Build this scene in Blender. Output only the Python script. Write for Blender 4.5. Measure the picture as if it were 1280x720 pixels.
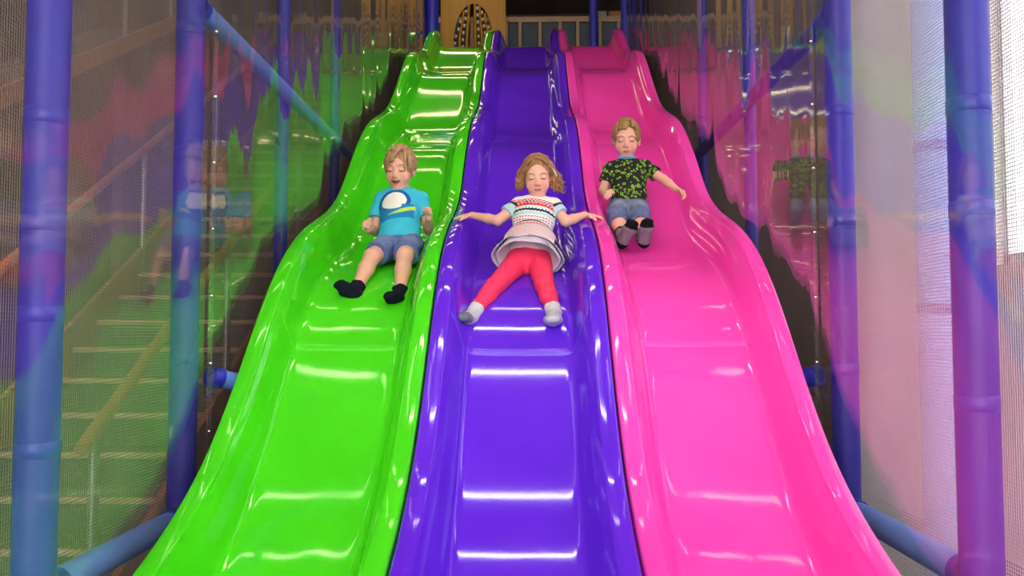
import bpy, bmesh, math, random
import numpy as np
from mathutils import Vector, Matrix, Euler

for o in list(bpy.data.objects):
    bpy.data.objects.remove(o)
SC = bpy.context.scene
COL = SC.collection
PI = math.pi

# ------------------------------------------------------------------ camera
FPX = 1050.0
EYE = Vector((0.043, 0.0, 1.5))
cam_data = bpy.data.cameras.new('camera')
cam_data.sensor_width = 36.0
cam_data.lens = FPX / 1280.0 * 36.0
cam_data.clip_start = 0.05
cam = bpy.data.objects.new('camera', cam_data)
cam.location = EYE
cam.rotation_euler = (PI / 2 + math.atan(55 / FPX), 0, math.atan(22 / FPX))
COL.objects.link(cam)
SC.camera = cam
CAMROT = cam.rotation_euler.to_matrix()

# ------------------------------------------------------------------ world, exposure
world = bpy.data.worlds.new('world')
SC.world = world
world.use_nodes = True
wbg = world.node_tree.nodes['Background']
wbg.inputs[0].default_value = (1.0, 0.965, 0.93, 1)
wbg.inputs[1].default_value = 4.3
SC.view_settings.view_transform = 'Standard'
SC.view_settings.look = 'None'
SC.view_settings.gamma = 1.0
SC.view_settings.use_curve_mapping = False
SC.view_settings.exposure = 0.0
TUBE_STRENGTH = 46.0
PANE_STRENGTH = 3.2

# ------------------------------------------------------------------ helpers
def at(px, py, Y):
    """a point of the place: picture direction and its depth Y"""
    d = CAMROT @ Vector(((px - 640) / FPX, -(py - 360) / FPX, -1.0))
    return EYE + d * ((Y - EYE.y) / d.y)

def tag(o, label=None, cat=None, group=None, kind=None):
    if label: o['label'] = label
    if cat: o['category'] = cat
    if group: o['group'] = group
    if kind: o['kind'] = kind
    return o

def empty(name, loc, label, cat, group=None, rz=0.0):
    o = bpy.data.objects.new(name, None)
    o.location = loc
    o.rotation_euler = (0, 0, rz)
    o.empty_display_size = 0.1
    COL.objects.link(o)
    return tag(o, label, cat, group)

def link_mesh(name, me, mat=None, parent=None, smooth=None):
    o = bpy.data.objects.new(name, me)
    COL.objects.link(o)
    if mat is not None and not me.materials:
        me.materials.append(mat)
    if parent is not None:
        o.parent = parent
    if smooth is not None:
        me.polygons.foreach_set('use_smooth', [bool(smooth)] * len(me.polygons))
    return o

class MB:
    """collects shapes; build() links them as one mesh object"""
    def __init__(s): s.v, s.f = [], []
    def box(s, lo, hi):
        i = len(s.v)
        (a, b, c), (d, e, g) = lo, hi
        s.v += [(a,b,c),(d,b,c),(d,e,c),(a,e,c),(a,b,g),(d,b,g),(d,e,g),(a,e,g)]
        s.f += [tuple(i+k for k in q) for q in ((0,3,2,1),(4,5,6,7),(0,1,5,4),(1,2,6,5),(2,3,7,6),(3,0,4,7))]
        return s
    def tube(s, pts, r, n=16, cap=True):
        pts = [Vector(p) for p in pts]
        rs = r if isinstance(r, (list, tuple)) else [r] * len(pts)
        rings = []
        for k, p in enumerate(pts):
            d = (pts[min(k+1, len(pts)-1)] - pts[max(k-1, 0)]).normalized()
            ref = Vector((0,0,1)) if abs(d.z) < 0.9 else Vector((0,1,0))
            a = d.cross(ref).normalized(); b = d.cross(a).normalized()
            i = len(s.v)
            s.v += [tuple(p + (a*math.cos(2*PI*j/n) + b*math.sin(2*PI*j/n)) * rs[k]) for j in range(n)]
            rings.append(i)
        for q in range(len(rings)-1):
            i, j = rings[q], rings[q+1]
            s.f += [(i+k, i+(k+1) % n, j+(k+1) % n, j+k) for k in range(n)]
        if cap:
            s.f.append(tuple(rings[0]+k for k in reversed(range(n))))
            s.f.append(tuple(rings[-1]+k for k in range(n)))
        return s
    def prism(s, poly, axis, lo, hi):
        """polygon (2d) extruded along axis ('x','y','z')"""
        def mk(p, t):
            return {'x': (t, p[0], p[1]), 'y': (p[0], t, p[1]), 'z': (p[0], p[1], t)}[axis]
        n, i = len(poly), len(s.v)
        s.v += [mk(p, lo) for p in poly] + [mk(p, hi) for p in poly]
        s.f += [(i+k, i+(k+1) % n, i+n+(k+1) % n, i+n+k) for k in range(n)]
        s.f += [tuple(i+k for k in reversed(range(n))), tuple(i+n+k for k in range(n))]
        return s
    def build(s, name, mat, parent=None, smooth=False, bevel=0.0, recalc=True):
        me = bpy.data.meshes.new(name)
        me.from_pydata(s.v, [], s.f)
        if recalc or bevel:
            bm = bmesh.new(); bm.from_mesh(me)
            bmesh.ops.recalc_face_normals(bm, faces=bm.faces)
            if bevel:
                bmesh.ops.bevel(bm, geom=[e for e in bm.edges if len(e.link_faces) == 2 and e.calc_face_angle() > 0.5],
                                offset=bevel, segments=2, profile=0.6, affect='EDGES')
            bm.to_mesh(me); bm.free()
        o = link_mesh(name, me, mat, parent, smooth)
        if smooth:
            sharp_by_angle(me)
        return o

def sharp_by_angle(me, ang=0.9):
    bm = bmesh.new(); bm.from_mesh(me)
    for e in bm.edges:
        if len(e.link_faces) == 2 and e.calc_face_angle(0) > ang:
            e.smooth = False
    bm.to_mesh(me); bm.free()

def copy_part(o, parent, loc=None):
    c = o.copy(); COL.objects.link(c); c.parent = parent
    if loc is not None: c.location = loc
    return c

# ------------------------------------------------------------------ materials
def new_mat(name):
    m = bpy.data.materials.new(name); m.use_nodes = True
    nt = m.node_tree
    return m, nt, nt.nodes['Principled BSDF']

def N(nt, kind, **kw):
    n = nt.nodes.new(kind)
    for k, v in kw.items():
        if hasattr(n, k): setattr(n, k, v)
    return n

def ramp(nt, fac, stops):
    r = N(nt, 'ShaderNodeValToRGB')
    while len(r.color_ramp.elements) < len(stops): r.color_ramp.elements.new(0.5)
    for e, (p, c) in zip(r.color_ramp.elements, stops):
        e.position = p; e.color = (*c, 1)
    nt.links.new(fac, r.inputs[0])
    return r.outputs[0]

def noise(nt, scale, detail=3, mapping=None, coord='Object', rough=0.55):
    tc = N(nt, 'ShaderNodeTexCoord')
    mp = N(nt, 'ShaderNodeMapping')
    if mapping: mp.inputs['Scale'].default_value = mapping
    nt.links.new(tc.outputs[coord], mp.inputs[0])
    n = N(nt, 'ShaderNodeTexNoise')
    n.inputs['Scale'].default_value = scale
    n.inputs['Detail'].default_value = detail
    n.inputs['Roughness'].default_value = rough
    nt.links.new(mp.outputs[0], n.inputs['Vector'])
    return n.outputs['Fac']

def bump(nt, h, strength, dist, target):
    b = N(nt, 'ShaderNodeBump')
    b.inputs['Strength'].default_value = strength
    b.inputs['Distance'].default_value = dist
    nt.links.new(h, b.inputs['Height'])
    nt.links.new(b.outputs[0], target)

def mottled(name, c0, c1, scale=6, rough=0.5, mapping=None, bump_s=0.0, bump_scale=60, spec=0.5, sheen=0.0):
    m, nt, p = new_mat(name)
    nt.links.new(ramp(nt, noise(nt, scale, 4, mapping), [(0.3, c0), (0.7, c1)]), p.inputs['Base Color'])
    p.inputs['Roughness'].default_value = rough
    p.inputs['Specular IOR Level'].default_value = spec
    if sheen: p.inputs['Sheen Weight'].default_value = sheen
    if bump_s:
        bump(nt, noise(nt, bump_scale, 3, mapping), bump_s, 0.004, p.inputs['Normal'])
    return m

def gelcoat(name, c0, c1):
    m, nt, p = new_mat(name)
    nt.links.new(ramp(nt, noise(nt, 1.7, 3), [(0.35, c0), (0.65, c1)]), p.inputs['Base Color'])
    p.inputs['Roughness'].default_value = 0.11
    p.inputs['Specular IOR Level'].default_value = 0.5
    # fine scuffs running down the slide, and the slight hand-laid unevenness of the moulding
    sc = noise(nt, 9, 5, (60, 1.2, 1.2), rough=0.7)
    mr = N(nt, 'ShaderNodeMapRange')
    mr.inputs['From Min'].default_value = 0.45; mr.inputs['From Max'].default_value = 0.8
    mr.inputs['To Min'].default_value = 0.045; mr.inputs['To Max'].default_value = 0.13
    nt.links.new(sc, mr.inputs['Value'])
    nt.links.new(mr.outputs[0], p.inputs['Roughness'])
    bump(nt, noise(nt, 2.6, 1.5), 0.018, 0.03, p.inputs['Normal'])
    return m

def emitter(name, col, strength):
    m, nt, p = new_mat(name)
    p.inputs['Base Color'].default_value = (*col, 1)
    p.inputs['Emission Color'].default_value = (*col, 1)
    p.inputs['Emission Strength'].default_value = strength
    return m

def clear_vinyl(name, wave, refl=0.72, rough=0.03):
    m, nt, p = new_mat(name)
    nt.nodes.remove(p)
    out = nt.nodes['Material Output']
    tr = N(nt, 'ShaderNodeBsdfTransparent'); tr.inputs[0].default_value = (0.975, 0.97, 0.96, 1)
    gl = N(nt, 'ShaderNodeBsdfGlossy'); gl.inputs['Roughness'].default_value = rough
    gl.inputs['Color'].default_value = (1, 0.99, 0.98, 1)
    lw = N(nt, 'ShaderNodeLayerWeight'); lw.inputs['Blend'].default_value = 0.5
    pw = N(nt, 'ShaderNodeMath', operation='POWER'); pw.inputs[1].default_value = 4.0
    nt.links.new(lw.outputs['Facing'], pw.inputs[0])
    ma = N(nt, 'ShaderNodeMath', operation='MULTIPLY_ADD'); ma.inputs[1].default_value = refl; ma.inputs[2].default_value = 0.035
    ma.use_clamp = True
    nt.links.new(pw.outputs[0], ma.inputs[0])
    mix = N(nt, 'ShaderNodeMixShader')
    nt.links.new(ma.outputs[0], mix.inputs[0])
    nt.links.new(tr.outputs[0], mix.inputs[1]); nt.links.new(gl.outputs[0], mix.inputs[2])
    hz = N(nt, 'ShaderNodeBsdfDiffuse'); hz.inputs[0].default_value = (0.75, 0.72, 0.70, 1)
    mix2 = N(nt, 'ShaderNodeMixShader'); mix2.inputs[0].default_value = 0.016      # scuffed, slightly milky plastic
    nt.links.new(mix.outputs[0], mix2.inputs[1]); nt.links.new(hz.outputs[0], mix2.inputs[2])
    nt.links.new(mix2.outputs[0], out.inputs['Surface'])
    bump(nt, noise(nt, 1.0, 3, (1, wave[0], wave[1])), wave[2], 0.02, gl.inputs['Normal'])
    return m

M = {}
M['green'] = gelcoat('green_gelcoat', (0.052, 0.60, 0.008), (0.070, 0.69, 0.012))
M['purple'] = gelcoat('purple_gelcoat', (0.105, 0.016, 0.66), (0.125, 0.022, 0.74))
M['pink'] = gelcoat('pink_gelcoat', (0.92, 0.055, 0.47), (0.97, 0.075, 0.54))
M['foam'] = mottled('blue_foam_sleeve', (0.016, 0.016, 0.40), (0.024, 0.026, 0.48), 5, 0.45, (1, 1, 0.2))
M['foam_sky'] = mottled('sky_blue_foam_sleeve', (0.13, 0.29, 0.88), (0.18, 0.36, 0.95), 5, 0.5)
M['tape'] = mottled('blue_tape', (0.022, 0.028, 0.44), (0.03, 0.038, 0.50), 8, 0.3)
M['steel'] = mottled('zinc_clamp', (0.30, 0.31, 0.33), (0.45, 0.46, 0.48), 20, 0.35)
M['steel'].node_tree.nodes['Principled BSDF'].inputs['Metallic'].default_value = 0.9
M['cord'] = mottled('net_cord', (0.20, 0.16, 0.145), (0.27, 0.22, 0.20), 3, 0.9)
M['cord_lit'] = mottled('net_cord_lit', (0.74, 0.69, 0.73), (0.82, 0.78, 0.81), 3, 0.9)  # net cord lightened, brightness of the hall beyond put into its colour
M['cord_shaded'] = mottled('net_cord_shaded', (0.10, 0.075, 0.065), (0.15, 0.11, 0.095), 3, 0.9)  # net cord darkened, shade of the space behind put into its colour
M['rope'] = mottled('net_border_rope', (0.05, 0.045, 0.045), (0.09, 0.08, 0.08), 30, 0.9)
M['vinyl_far'] = clear_vinyl('clear_vinyl_wrinkled', (5.0, 0.8, 0.10))
M['vinyl_near'] = clear_vinyl('clear_vinyl_taut', (2.2, 0.5, 0.06), 0.52, 0.06)
M['hem'] = mottled('vinyl_hem_tape', (0.42, 0.40, 0.38), (0.52, 0.50, 0.48), 8, 0.25)
M['rivet'] = mottled('rivet_metal', (0.75, 0.74, 0.72), (0.85, 0.84, 0.82), 20, 0.2)
M['rivet'].node_tree.nodes['Principled BSDF'].inputs['Metallic'].default_value = 1.0
M['floor'] = mottled('grey_rubber_floor', (0.10, 0.095, 0.09), (0.16, 0.15, 0.145), 4, 0.7)
M['ceiling'] = mottled('dark_ceiling', (0.10, 0.075, 0.06), (0.14, 0.105, 0.085), 3, 0.9)
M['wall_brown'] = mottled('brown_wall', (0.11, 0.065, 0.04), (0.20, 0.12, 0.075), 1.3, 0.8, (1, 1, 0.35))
M['wall_white'] = mottled('white_wall', (0.74, 0.71, 0.71), (0.84, 0.82, 0.82), 2, 0.8)
M['wall_maroon'] = mottled('dark_maroon_wall', (0.050, 0.026, 0.034), (0.085, 0.040, 0.046), 1.5, 0.7)
M['black'] = mottled('black_rubber', (0.012, 0.012, 0.013), (0.022, 0.022, 0.024), 9, 0.6)
M['tread'] = mottled('stair_carpet', (0.05, 0.05, 0.05), (0.09, 0.085, 0.08), 30, 0.95)
M['nosing'] = mottled('stair_nosing', (0.42, 0.25, 0.17), (0.55, 0.34, 0.24), 8, 0.5)
M['orange'] = mottled('orange_laminate', (0.42, 0.15, 0.05), (0.52, 0.19, 0.065), 5, 0.45)
M['rail_brown'] = mottled('brown_handrail', (0.42, 0.15, 0.05), (0.52, 0.19, 0.06), 5, 0.5)
M['yellow'] = mottled('yellow_plywood_panel', (0.34, 0.155, 0.003), (0.42, 0.20, 0.005), 4, 0.45, (4, 4, 0.6))
M['bead_black'] = mottled('black_bead', (0.012, 0.010, 0.010), (0.025, 0.02, 0.02), 9, 0.4)
M['bead_pale'] = mottled('pale_bead', (0.55, 0.50, 0.42), (0.66, 0.60, 0.52), 9, 0.4)
M['wood'] = mottled('pale_wood_trim', (0.30, 0.20, 0.13), (0.42, 0.28, 0.18), 6, 0.6, (1, 1, 6))
M['slate'] = mottled('slate_blue_padding', (0.028, 0.045, 0.075), (0.045, 0.065, 0.10), 7, 0.6)
M['grey_panel'] = mottled('grey_panel', (0.30, 0.27, 0.25), (0.38, 0.35, 0.32), 2, 0.6)
M['frame_white'] = mottled('white_frame', (0.75, 0.75, 0.76), (0.82, 0.82, 0.83), 4, 0.4)
M['tube'] = emitter('warm_fluorescent', (1.0, 0.86, 0.60), TUBE_STRENGTH)
M['tube_dim'] = emitter('dim_warm_fluorescent', (1.0, 0.82, 0.48), 17.0)
M['pane'] = emitter('daylight_pane', (0.95, 0.97, 1.0), PANE_STRENGTH)

# ------------------------------------------------------------------ the setting
def struct(o, label, cat):
    return tag(o, label, cat, kind='structure')

CEIL = 6.5
XR0 = 3.4
struct(MB().box((-6, -5, -0.2), (XR0, 13.2, 0.0)).build('floor', M['floor']), 'dark grey rubber floor of the play hall', 'floor')
struct(MB().box((-6, -5, CEIL), (XR0, 13.2, CEIL + 0.2)).build('ceiling', M['ceiling']), 'dark brown ceiling above the slides', 'ceiling')
struct(MB().box((-6.2, -5, 0), (-6.0, 13.2, CEIL)).build('wall_left', M['wall_brown']), 'dim brown wall beyond the staircase', 'wall')
struct(MB().box((-6, 13.0, 0), (XR0, 13.2, CEIL)).build('wall_back', M['wall_maroon']), 'dark maroon wall behind the top platform', 'wall')
XR = 3.2
wr = MB().box((XR, -5, 0), (XR + 0.2, 8.4, 1.95)).box((XR, -5, 5.4), (XR + 0.2, 8.4, CEIL))
ys = [-5.0]
WIN = [(0.0, 2.6), (3.0, 5.72)]
for a, b in WIN: ys += [a, b]
ys.append(8.4)
for k in range(0, len(ys), 2): wr.box((XR, ys[k], 1.95), (XR + 0.2, ys[k+1], 5.4))
struct(wr.build('wall_right', M['wall_white']), 'white hall wall with tall windows beyond the pink slide', 'wall')
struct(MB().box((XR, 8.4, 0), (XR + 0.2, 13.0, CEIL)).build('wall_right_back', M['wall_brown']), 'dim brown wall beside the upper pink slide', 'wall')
for k, (a, b) in enumerate(WIN):
    w = empty('window_%d' % (k + 1), (XR + 0.1, (a + b) / 2, 1.95), ['tall bright daylight window nearest the camera in the white side wall', 'tall bright daylight window behind the net right of the pink slide'][k], 'window')
    w['kind'] = 'structure'; w['group'] = 'windows of the white side wall'
    h = (b - a) / 2
    f = MB()
    f.box((-0.06, -h, 0), (0.06, -h + 0.07, 3.45)).box((-0.06, h - 0.07, 0), (0.06, h, 3.45))
    f.box((-0.06, -h, 0), (0.06, h, 0.07)).box((-0.06, -h, 3.38), (0.06, h, 3.45)).box((-0.06, -0.03, 0), (0.06, 0.03, 3.45)).box((-0.06, -h, 1.97), (0.06, h, 2.03))
    f.build('window_frame', M['frame_white'], w)
    for (y0, y1) in ((-h + 0.07, -0.03), (0.03, h - 0.07)):
        for (z0, z1) in ((0.07, 1.97), (2.03, 3.38)):
            MB().box((0.0, y0, z0), (0.01, y1, z1)).build('pane', M['pane'], w)
PLAT = 4.86
struct(MB().box((-3.4, 9.93, PLAT - 0.15), (3.0, 13.0, PLAT)).build('floor_platform', M['tread']), 'dark carpeted top platform behind the slide entrances', 'platform')

# ------------------------------------------------------------------ the slides
PROF = [(1.2, -1.02), (1.7, -0.915), (2.1, -0.815), (2.463, -.711), (2.666, -.637), (2.872, -.540), (3.051, -.424), (3.194, -.300), (3.351, -.150),
        (3.565, .075), (3.762, .258), (3.982, .405), (4.229, .525), (4.47, .60), (4.70, .672), (4.93, .765), (5.089, .855), (5.451, 1.175), (5.75, 1.395),
        (6.012, 1.545), (6.35, 1.665), (6.702, 1.805), (6.97, 1.975), (7.172, 2.13), (7.617, 2.50), (7.85, 2.66), (8.10, 2.755), (8.45, 2.845), (8.8, 2.985), (9.35, 3.36), (9.62, 3.53), (9.89, 3.61)]
_py = np.array([p[0] for p in PROF]); _pz = np.array([p[1] for p in PROF])
_yy = np.linspace(1.2, 9.89, 1400)
_zz = np.interp(_yy, _py, _pz)
_k = np.exp(-0.5 * (np.linspace(-3, 3, 121)) ** 2); _k /= _k.sum()
_zpad = np.concatenate([_zz[0] - (_zz[1]-_zz[0]) * np.arange(60, 0, -1), _zz, _zz[-1] + (_zz[-1]-_zz[-2]) * np.arange(1, 61)])
_zs = np.convolve(_zpad, _k, 'valid')
def rim_z(y): return 1.5 + float(np.interp(y, _yy, _zs))
DEPTH = 0.2
def bed_z(y): return rim_z(y) - DEPTH
LANE = 0.75

def smooth_poly(ctrl, r, seg=6):
    """rounded corners on an open polyline of (x, z) points"""
    out = [ctrl[0]]
    for i in range(1, len(ctrl) - 1):
        p = Vector(ctrl[i]); a = Vector(ctrl[i-1]); b = Vector(ctrl[i+1])
        rr = r[i] if isinstance(r, (list, tuple)) else r
        ra = min(rr, (a-p).length * 0.48); rb = min(rr, (b-p).length * 0.48)
        s = p + (a-p).normalized() * ra; e = p + (b-p).normalized() * rb
        for k in range(seg + 1):
            t = k / seg
            q = s * (1-t)**2 + p * 2*t*(1-t) + e * t**2
            out.append((q.x, q.y))
    out.append(ctrl[-1])
    return out

def sweep(section, ys, dz=0.0):
    """section: closed list of (x, z) relative to the rim line, swept along the slide"""
    v, f = [], []
    n = len(section)
    for y in ys:
        s = (rim_z(y + 0.01) - rim_z(y - 0.01)) / 0.02
        nx = math.sqrt(1 + s * s)
        z0 = rim_z(y)
        for (x, z) in section:
            v.append((x, y, z0 + z + dz))
    for i in range(len(ys) - 1):
        for k in range(n):
            a = i*n + k; b = i*n + (k+1) % n
            f.append((a, b, b + n, a + n))
    f.append(tuple(reversed(range(n)))); f.append(tuple(range((len(ys)-1)*n, len(ys)*n)))
    m = MB(); m.v, m.f = v, f
    return m

def thicken(top, t):
    """closed section from an open top line running from +x to -x"""
    lower = []
    for i, (x, z) in enumerate(top):
        a = Vector(top[max(i-1, 0)]); b = Vector(top[min(i+1, len(top)-1)])
        d = (b - a).normalized()
        nrm = Vector((d.y, -d.x))
        if nrm.y > 0 and abs(d.x) > 0.02: nrm = -nrm
        lower.append((x + nrm.x * t, z + nrm.y * t))
    return top + lower[::-1]

half = LANE / 2
ctrl = [(0.298, -0.012), (0.275, -0.05), (0.232, -0.185), (0.205, -DEPTH), (0.0, -DEPTH - 0.003), (-0.205, -DEPTH), (-0.232, -0.185), (-0.275, -0.05), (-0.298, -0.012)]
top = smooth_poly(ctrl, [0, 0.03, 0.045, 0.03, 0.05, 0.03, 0.045, 0.03, 0])
under = [(x * 1.0 + (0.012 if x > 0.1 else -0.012 if x < -0.1 else 0), z - 0.012) for (x, z) in top]
chute_sec = top + under[::-1]
rim_top = smooth_poly([(0.297, -0.012), (0.302, 0.0), (0.335, 0.006), (0.370, 0.0), (0.3725, -0.045)], [0, 0.012, 0.02, 0.014, 0])
rim_sec = rim_top + [(0.362, -0.045), (0.358, -0.016), (0.309, -0.016)]
_sec = sorted(set((round(x, 4), z) for (x, z) in top if x >= 0)) + [(0.302, 0.001), (0.335, 0.006), (0.375, 0.004)]
SEC_X = np.array([p[0] for p in _sec]); SEC_Z = np.array([p[1] for p in _sec])
def slide(xc, mat, label, joint):
    root = empty('wave_slide', (xc, 0, 0), label, 'slide', 'three wavy slides side by side')
    lo = list(np.arange(1.25, joint, 0.035)) + [joint]
    hi = [joint] + list(np.arange(joint + 0.03, 9.86, 0.035)) + [9.87]
    sweep(chute_sec, hi).build('chute', mat, root, True)
    sweep(chute_sec, lo, -0.0015).build('chute', mat, root, True)
    ally = list(np.arange(1.25, 9.86, 0.035)) + [9.87]
    for sgn in (1, -1):
        sec = [(sgn * x, z) for (x, z) in rim_sec]
        sweep(sec if sgn > 0 else sec[::-1], ally).build('rim', mat, root, True)
    return root
slide(-LANE, M['green'], 'glossy green wavy slide on the left with the boy in the turquoise shirt', 3.62)
slide(0.0, M['purple'], 'glossy purple wavy slide in the middle with the girl', 3.60)
slide(LANE, M['pink'], 'glossy pink wavy slide on the right with the boy in the black and lime shirt', 3.64)

# ------------------------------------------------------------------ padded posts and rails
def post(x, y, r, z0, z1, label, mat='foam', bands=(), group='blue padded posts'):
    root = empty('padded_post', (x, y, z0), label, 'post', group)
    MB().tube([(0, 0, 0), (0, 0, z1 - z0)], r, 28).build('foam_sleeve', M[mat], root, True)
    for b in bands:
        MB().tube([(0, 0, b - z0 - 0.022), (0, 0, b - z0 - 0.02), (0, 0, b - z0 + 0.02), (0, 0, b - z0 + 0.022)], [r, r + 0.002, r + 0.002, r], 28).build('tape_band', M['tape'], root, True)
    MB().tube([(0, 0, 0), (0, 0, 0.03)], r + 0.015, 28).build('base_collar', M['steel'], root, True)
    return root
XW = 1.19          # clear sheet plane
XP = 1.31          # post plane
post(-XP, 2.30, 0.057, 0, CEIL, 'thick blue padded post behind the clear sheet nearest the camera, beside the green slide', bands=(1.18, 1.55, 1.80, 2.10))
post(-XP, 3.27, 0.054, 0, CEIL, 'blue padded post at the riveted edge of the clear sheet by the green slide', bands=(1.4, 2.2, 2.7))
post(-1.395, 4.80, 0.038, 0, CEIL, 'thin dark blue post crossing the sky blue rail beside the green slide', bands=(2.45,))
post(-1.395, 6.10, 0.036, 0, CEIL, 'thin blue post farthest up the green slide, dim behind the clear sheet')
post(XP, 2.42, 0.058, 0, CEIL, 'thick blue padded post nearest the camera, beside the pink slide', bands=(1.30, 1.85, 2.15))
post(XP, 3.42, 0.054, 0, CEIL, 'blue padded post at the riveted edge of the clear sheet by the pink slide', bands=(1.35, 1.95, 2.4))
post(1.395, 5.12, 0.038, 0, CEIL, 'thin blue post behind the reflecting sheet beside the pink slide', bands=(2.6,))
post(1.395, 6.50, 0.036, 0, CEIL, 'thin blue post farthest up the pink slide, dim behind the clear sheet')
post(1.80, 3.66, 0.078, 0, CEIL, 'pale blue post standing outside the net beyond the pink slide', 'foam_sky', bands=(1.6, 2.3), group=None)

def rail(a, b, r, label, mat='foam_sky', group='sky blue padded rails'):
    a, b = Vector(a), Vector(b)
    root = empty('padded_rail', a, label, 'rail', group)
    MB().tube([(0, 0, 0), tuple(b - a)], r, 24).build('foam_sleeve', M[mat], root, True)
    d = (b - a).normalized()
    for q in (Vector((0, 0, 0)), b - a - d * 0.05):
        MB().tube([tuple(q), tuple(q + d * 0.05)], r + 0.006, 24).build('end_clamp', M['tape'], root, True)
    return root
rail((-XP, 3.33, 2.83), (-XP, 8.0, 2.83), 0.040, 'sky blue padded rail running up beside the green slide')
rail((-XP, 1.3, 0.78), (-XP, 2.24, 0.78), 0.045, 'low sky blue rail in front of the nearest post by the green slide', group=None)
rail((-XP, 2.36, 0.78), (-XP, 3.21, 0.78), 0.045, 'low pale blue rail between the two thick posts by the green slide')
rail((XP, 3.48, 2.83), (XP, 8.0, 2.83), 0.040, 'blue padded rail slanting away beside the pink slide', 'foam')
rail((XP, 2.48, 0.80), (XP, 3.36, 0.80), 0.045, 'low lavender blue rail between the two thick posts by the pink slide')
rail((-1.232, 3.335, 1.325), (-1.02, 3.62, 1.24), 0.036, 'short pale blue bracket rail joining post and green slide')
rail((1.232, 3.485, 1.325), (1.02, 3.72, 1.24), 0.036, 'short blue bracket rail joining post and pink slide', 'foam')

# ------------------------------------------------------------------ clear vinyl sheets
def vinyl(side, y0, y1, mat, label, seam_y=None, wav=0.004, lean=0.0):
    root = empty('vinyl_sheet', (side * XW, y0, 0.35), label, 'vinyl sheet', 'clear vinyl side sheets')
    ny, nz = max(8, int((y1 - y0) / 0.05)), 40
    H = CEIL - 0.45
    rnd = random.Random(int(y0 * 100) + side)
    ph = [rnd.uniform(0, 6.28) for _ in range(6)]
    def off(y, z):
        return wav * (math.sin(5.1*y + 0.7*z + ph[0]) + 0.6*math.sin(11.3*y - 0.5*z + ph[1]) + 0.35*math.sin(21*y + 1.1*z + ph[2])) + lean * (y - 0) 
    v, f = [], []
    for t in (0.0, 0.0016):
        for i in range(ny + 1):
            y = (y1 - y0) * i / ny
            for j in range(nz + 1):
                z = H * j / nz
                v.append((side * (t + off(y, z)), y, z))
    L = (ny + 1) * (nz + 1)
    for s in (0, 1):
        for i in range(ny):
            for j in range(nz):
                a = s*L + i*(nz+1) + j
                q = (a, a+1, a+nz+2, a+nz+1)
                f.append(q if s == 0 else q[::-1])
    m = MB(); m.v, m.f = v, f
    sh = m.build('sheet', M[mat], root, True, recalc=False)
    if seam_y is not None:
        y = seam_y - y0
        hm = MB().box((side*(-0.003) - 0.0015, y - 0.016, 0.0), (side*(-0.003) + 0.0015, y + 0.016, H))
        h = hm.build('hem', M['vinyl_near'], root)
        first = None
        zz = 0.25
        while zz < H:
            if first is None:
                first = MB().tube([(side*-0.002, 0, 0), (side*-0.007, 0, 0), (side*-0.010, 0, 0)], [0.006, 0.006, 0.003], 12).build('rivet', M['rivet'], root, True)
                first.location = (0, y, zz)
            else:
                copy_part(first, root, (0, y, zz))
            zz += 0.26
    return root
vinyl(-1, 3.20, 9.7, 'vinyl_far', 'wrinkled clear vinyl sheet along the upper green slide', 3.22, 0.004)
vinyl(-1, 1.35, 3.17, 'vinyl_near', 'clear vinyl sheet over the near post beside the green slide', None, 0.0015)
vinyl(1, 3.36, 9.7, 'vinyl_far', 'wrinkled clear vinyl sheet along the upper pink slide', 3.38, 0.004)
vinyl(1, 1.45, 3.33, 'vinyl_near', 'clear vinyl sheet over the near post beside the pink slide', None, 0.0015)

# ------------------------------------------------------------------ safety nets (each cord is real)
def net(x, y0, y1, z0, z1, label, cell=0.012, r=0.0010, mat='cord'):
    root = empty('safety_net', (x, y0, z0), label, 'net', 'safety nets behind the posts')
    m = MB()
    L, H = y1 - y0, z1 - z0
    i = 0.0
    while i <= L:
        m.box((-r, i - r, 0), (r, i + r, H)); i += cell
    j = 0.0
    while j <= H:
        m.box((-r, 0, j - r), (r, L, j + r)); j += cell
    o = m.build('mesh_cords', M[mat], root, recalc=False); o['kind'] = 'stuff'
    MB().tube([(0, 0, 0), (0, 0, H), (0, L, H), (0, L, 0), (0, 0, 0)], 0.008, 8).build('border_rope', M['rope'], root, True)
    return root
net(-1.48, 1.2, 3.80, 0.3, 6.3, 'fine brown safety net behind the two thick posts by the green slide')
net(-1.48, 3.82, 9.9, 0.3, 6.3, 'fine safety net along the upper green slide, cords coloured as in shade', mat='cord_shaded')
net(1.48, 1.2, 3.74, 0.3, 6.3, 'fine safety net with cords coloured as brightly lit behind the two thick posts by the pink slide', r=0.0009, mat='cord_lit')
net(1.48, 3.76, 9.9, 0.3, 6.3, 'fine safety net along the upper pink slide, cords coloured as in shade', mat='cord_shaded')

# ------------------------------------------------------------------ staircase beyond the left net
st = empty('staircase', (-2.25, 3.2, 0), 'dark carpeted staircase with orange strings beyond the net left of the green slide', 'staircase')
NSTEP, RISE, GO = 26, 0.175, 0.285
tread0 = MB().box((-0.55, 0, -0.03), (0.55, GO + 0.02, 0)).build('tread', M['tread'], st)
tread0.location = (0, 0, RISE)
nose0 = MB().tube([(-0.55, 0, 0), (0.55, 0, 0)], 0.017, 8).build('nosing', M['nosing'], st, True)
nose0.location = (0, 0, RISE - 0.012)
riser0 = MB().box((-0.55, 0.012, 0), (0.55, 0.03, RISE - 0.03)).build('riser', M['black'], st)
for k in range(1, NSTEP):
    copy_part(tread0, st, (0, k*GO, (k+1)*RISE))
    copy_part(nose0, st, (0, k*GO, (k+1)*RISE - 0.012))
    copy_part(riser0, st, (0, k*GO, k*RISE))
L = NSTEP * GO; H = NSTEP * RISE
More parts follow.
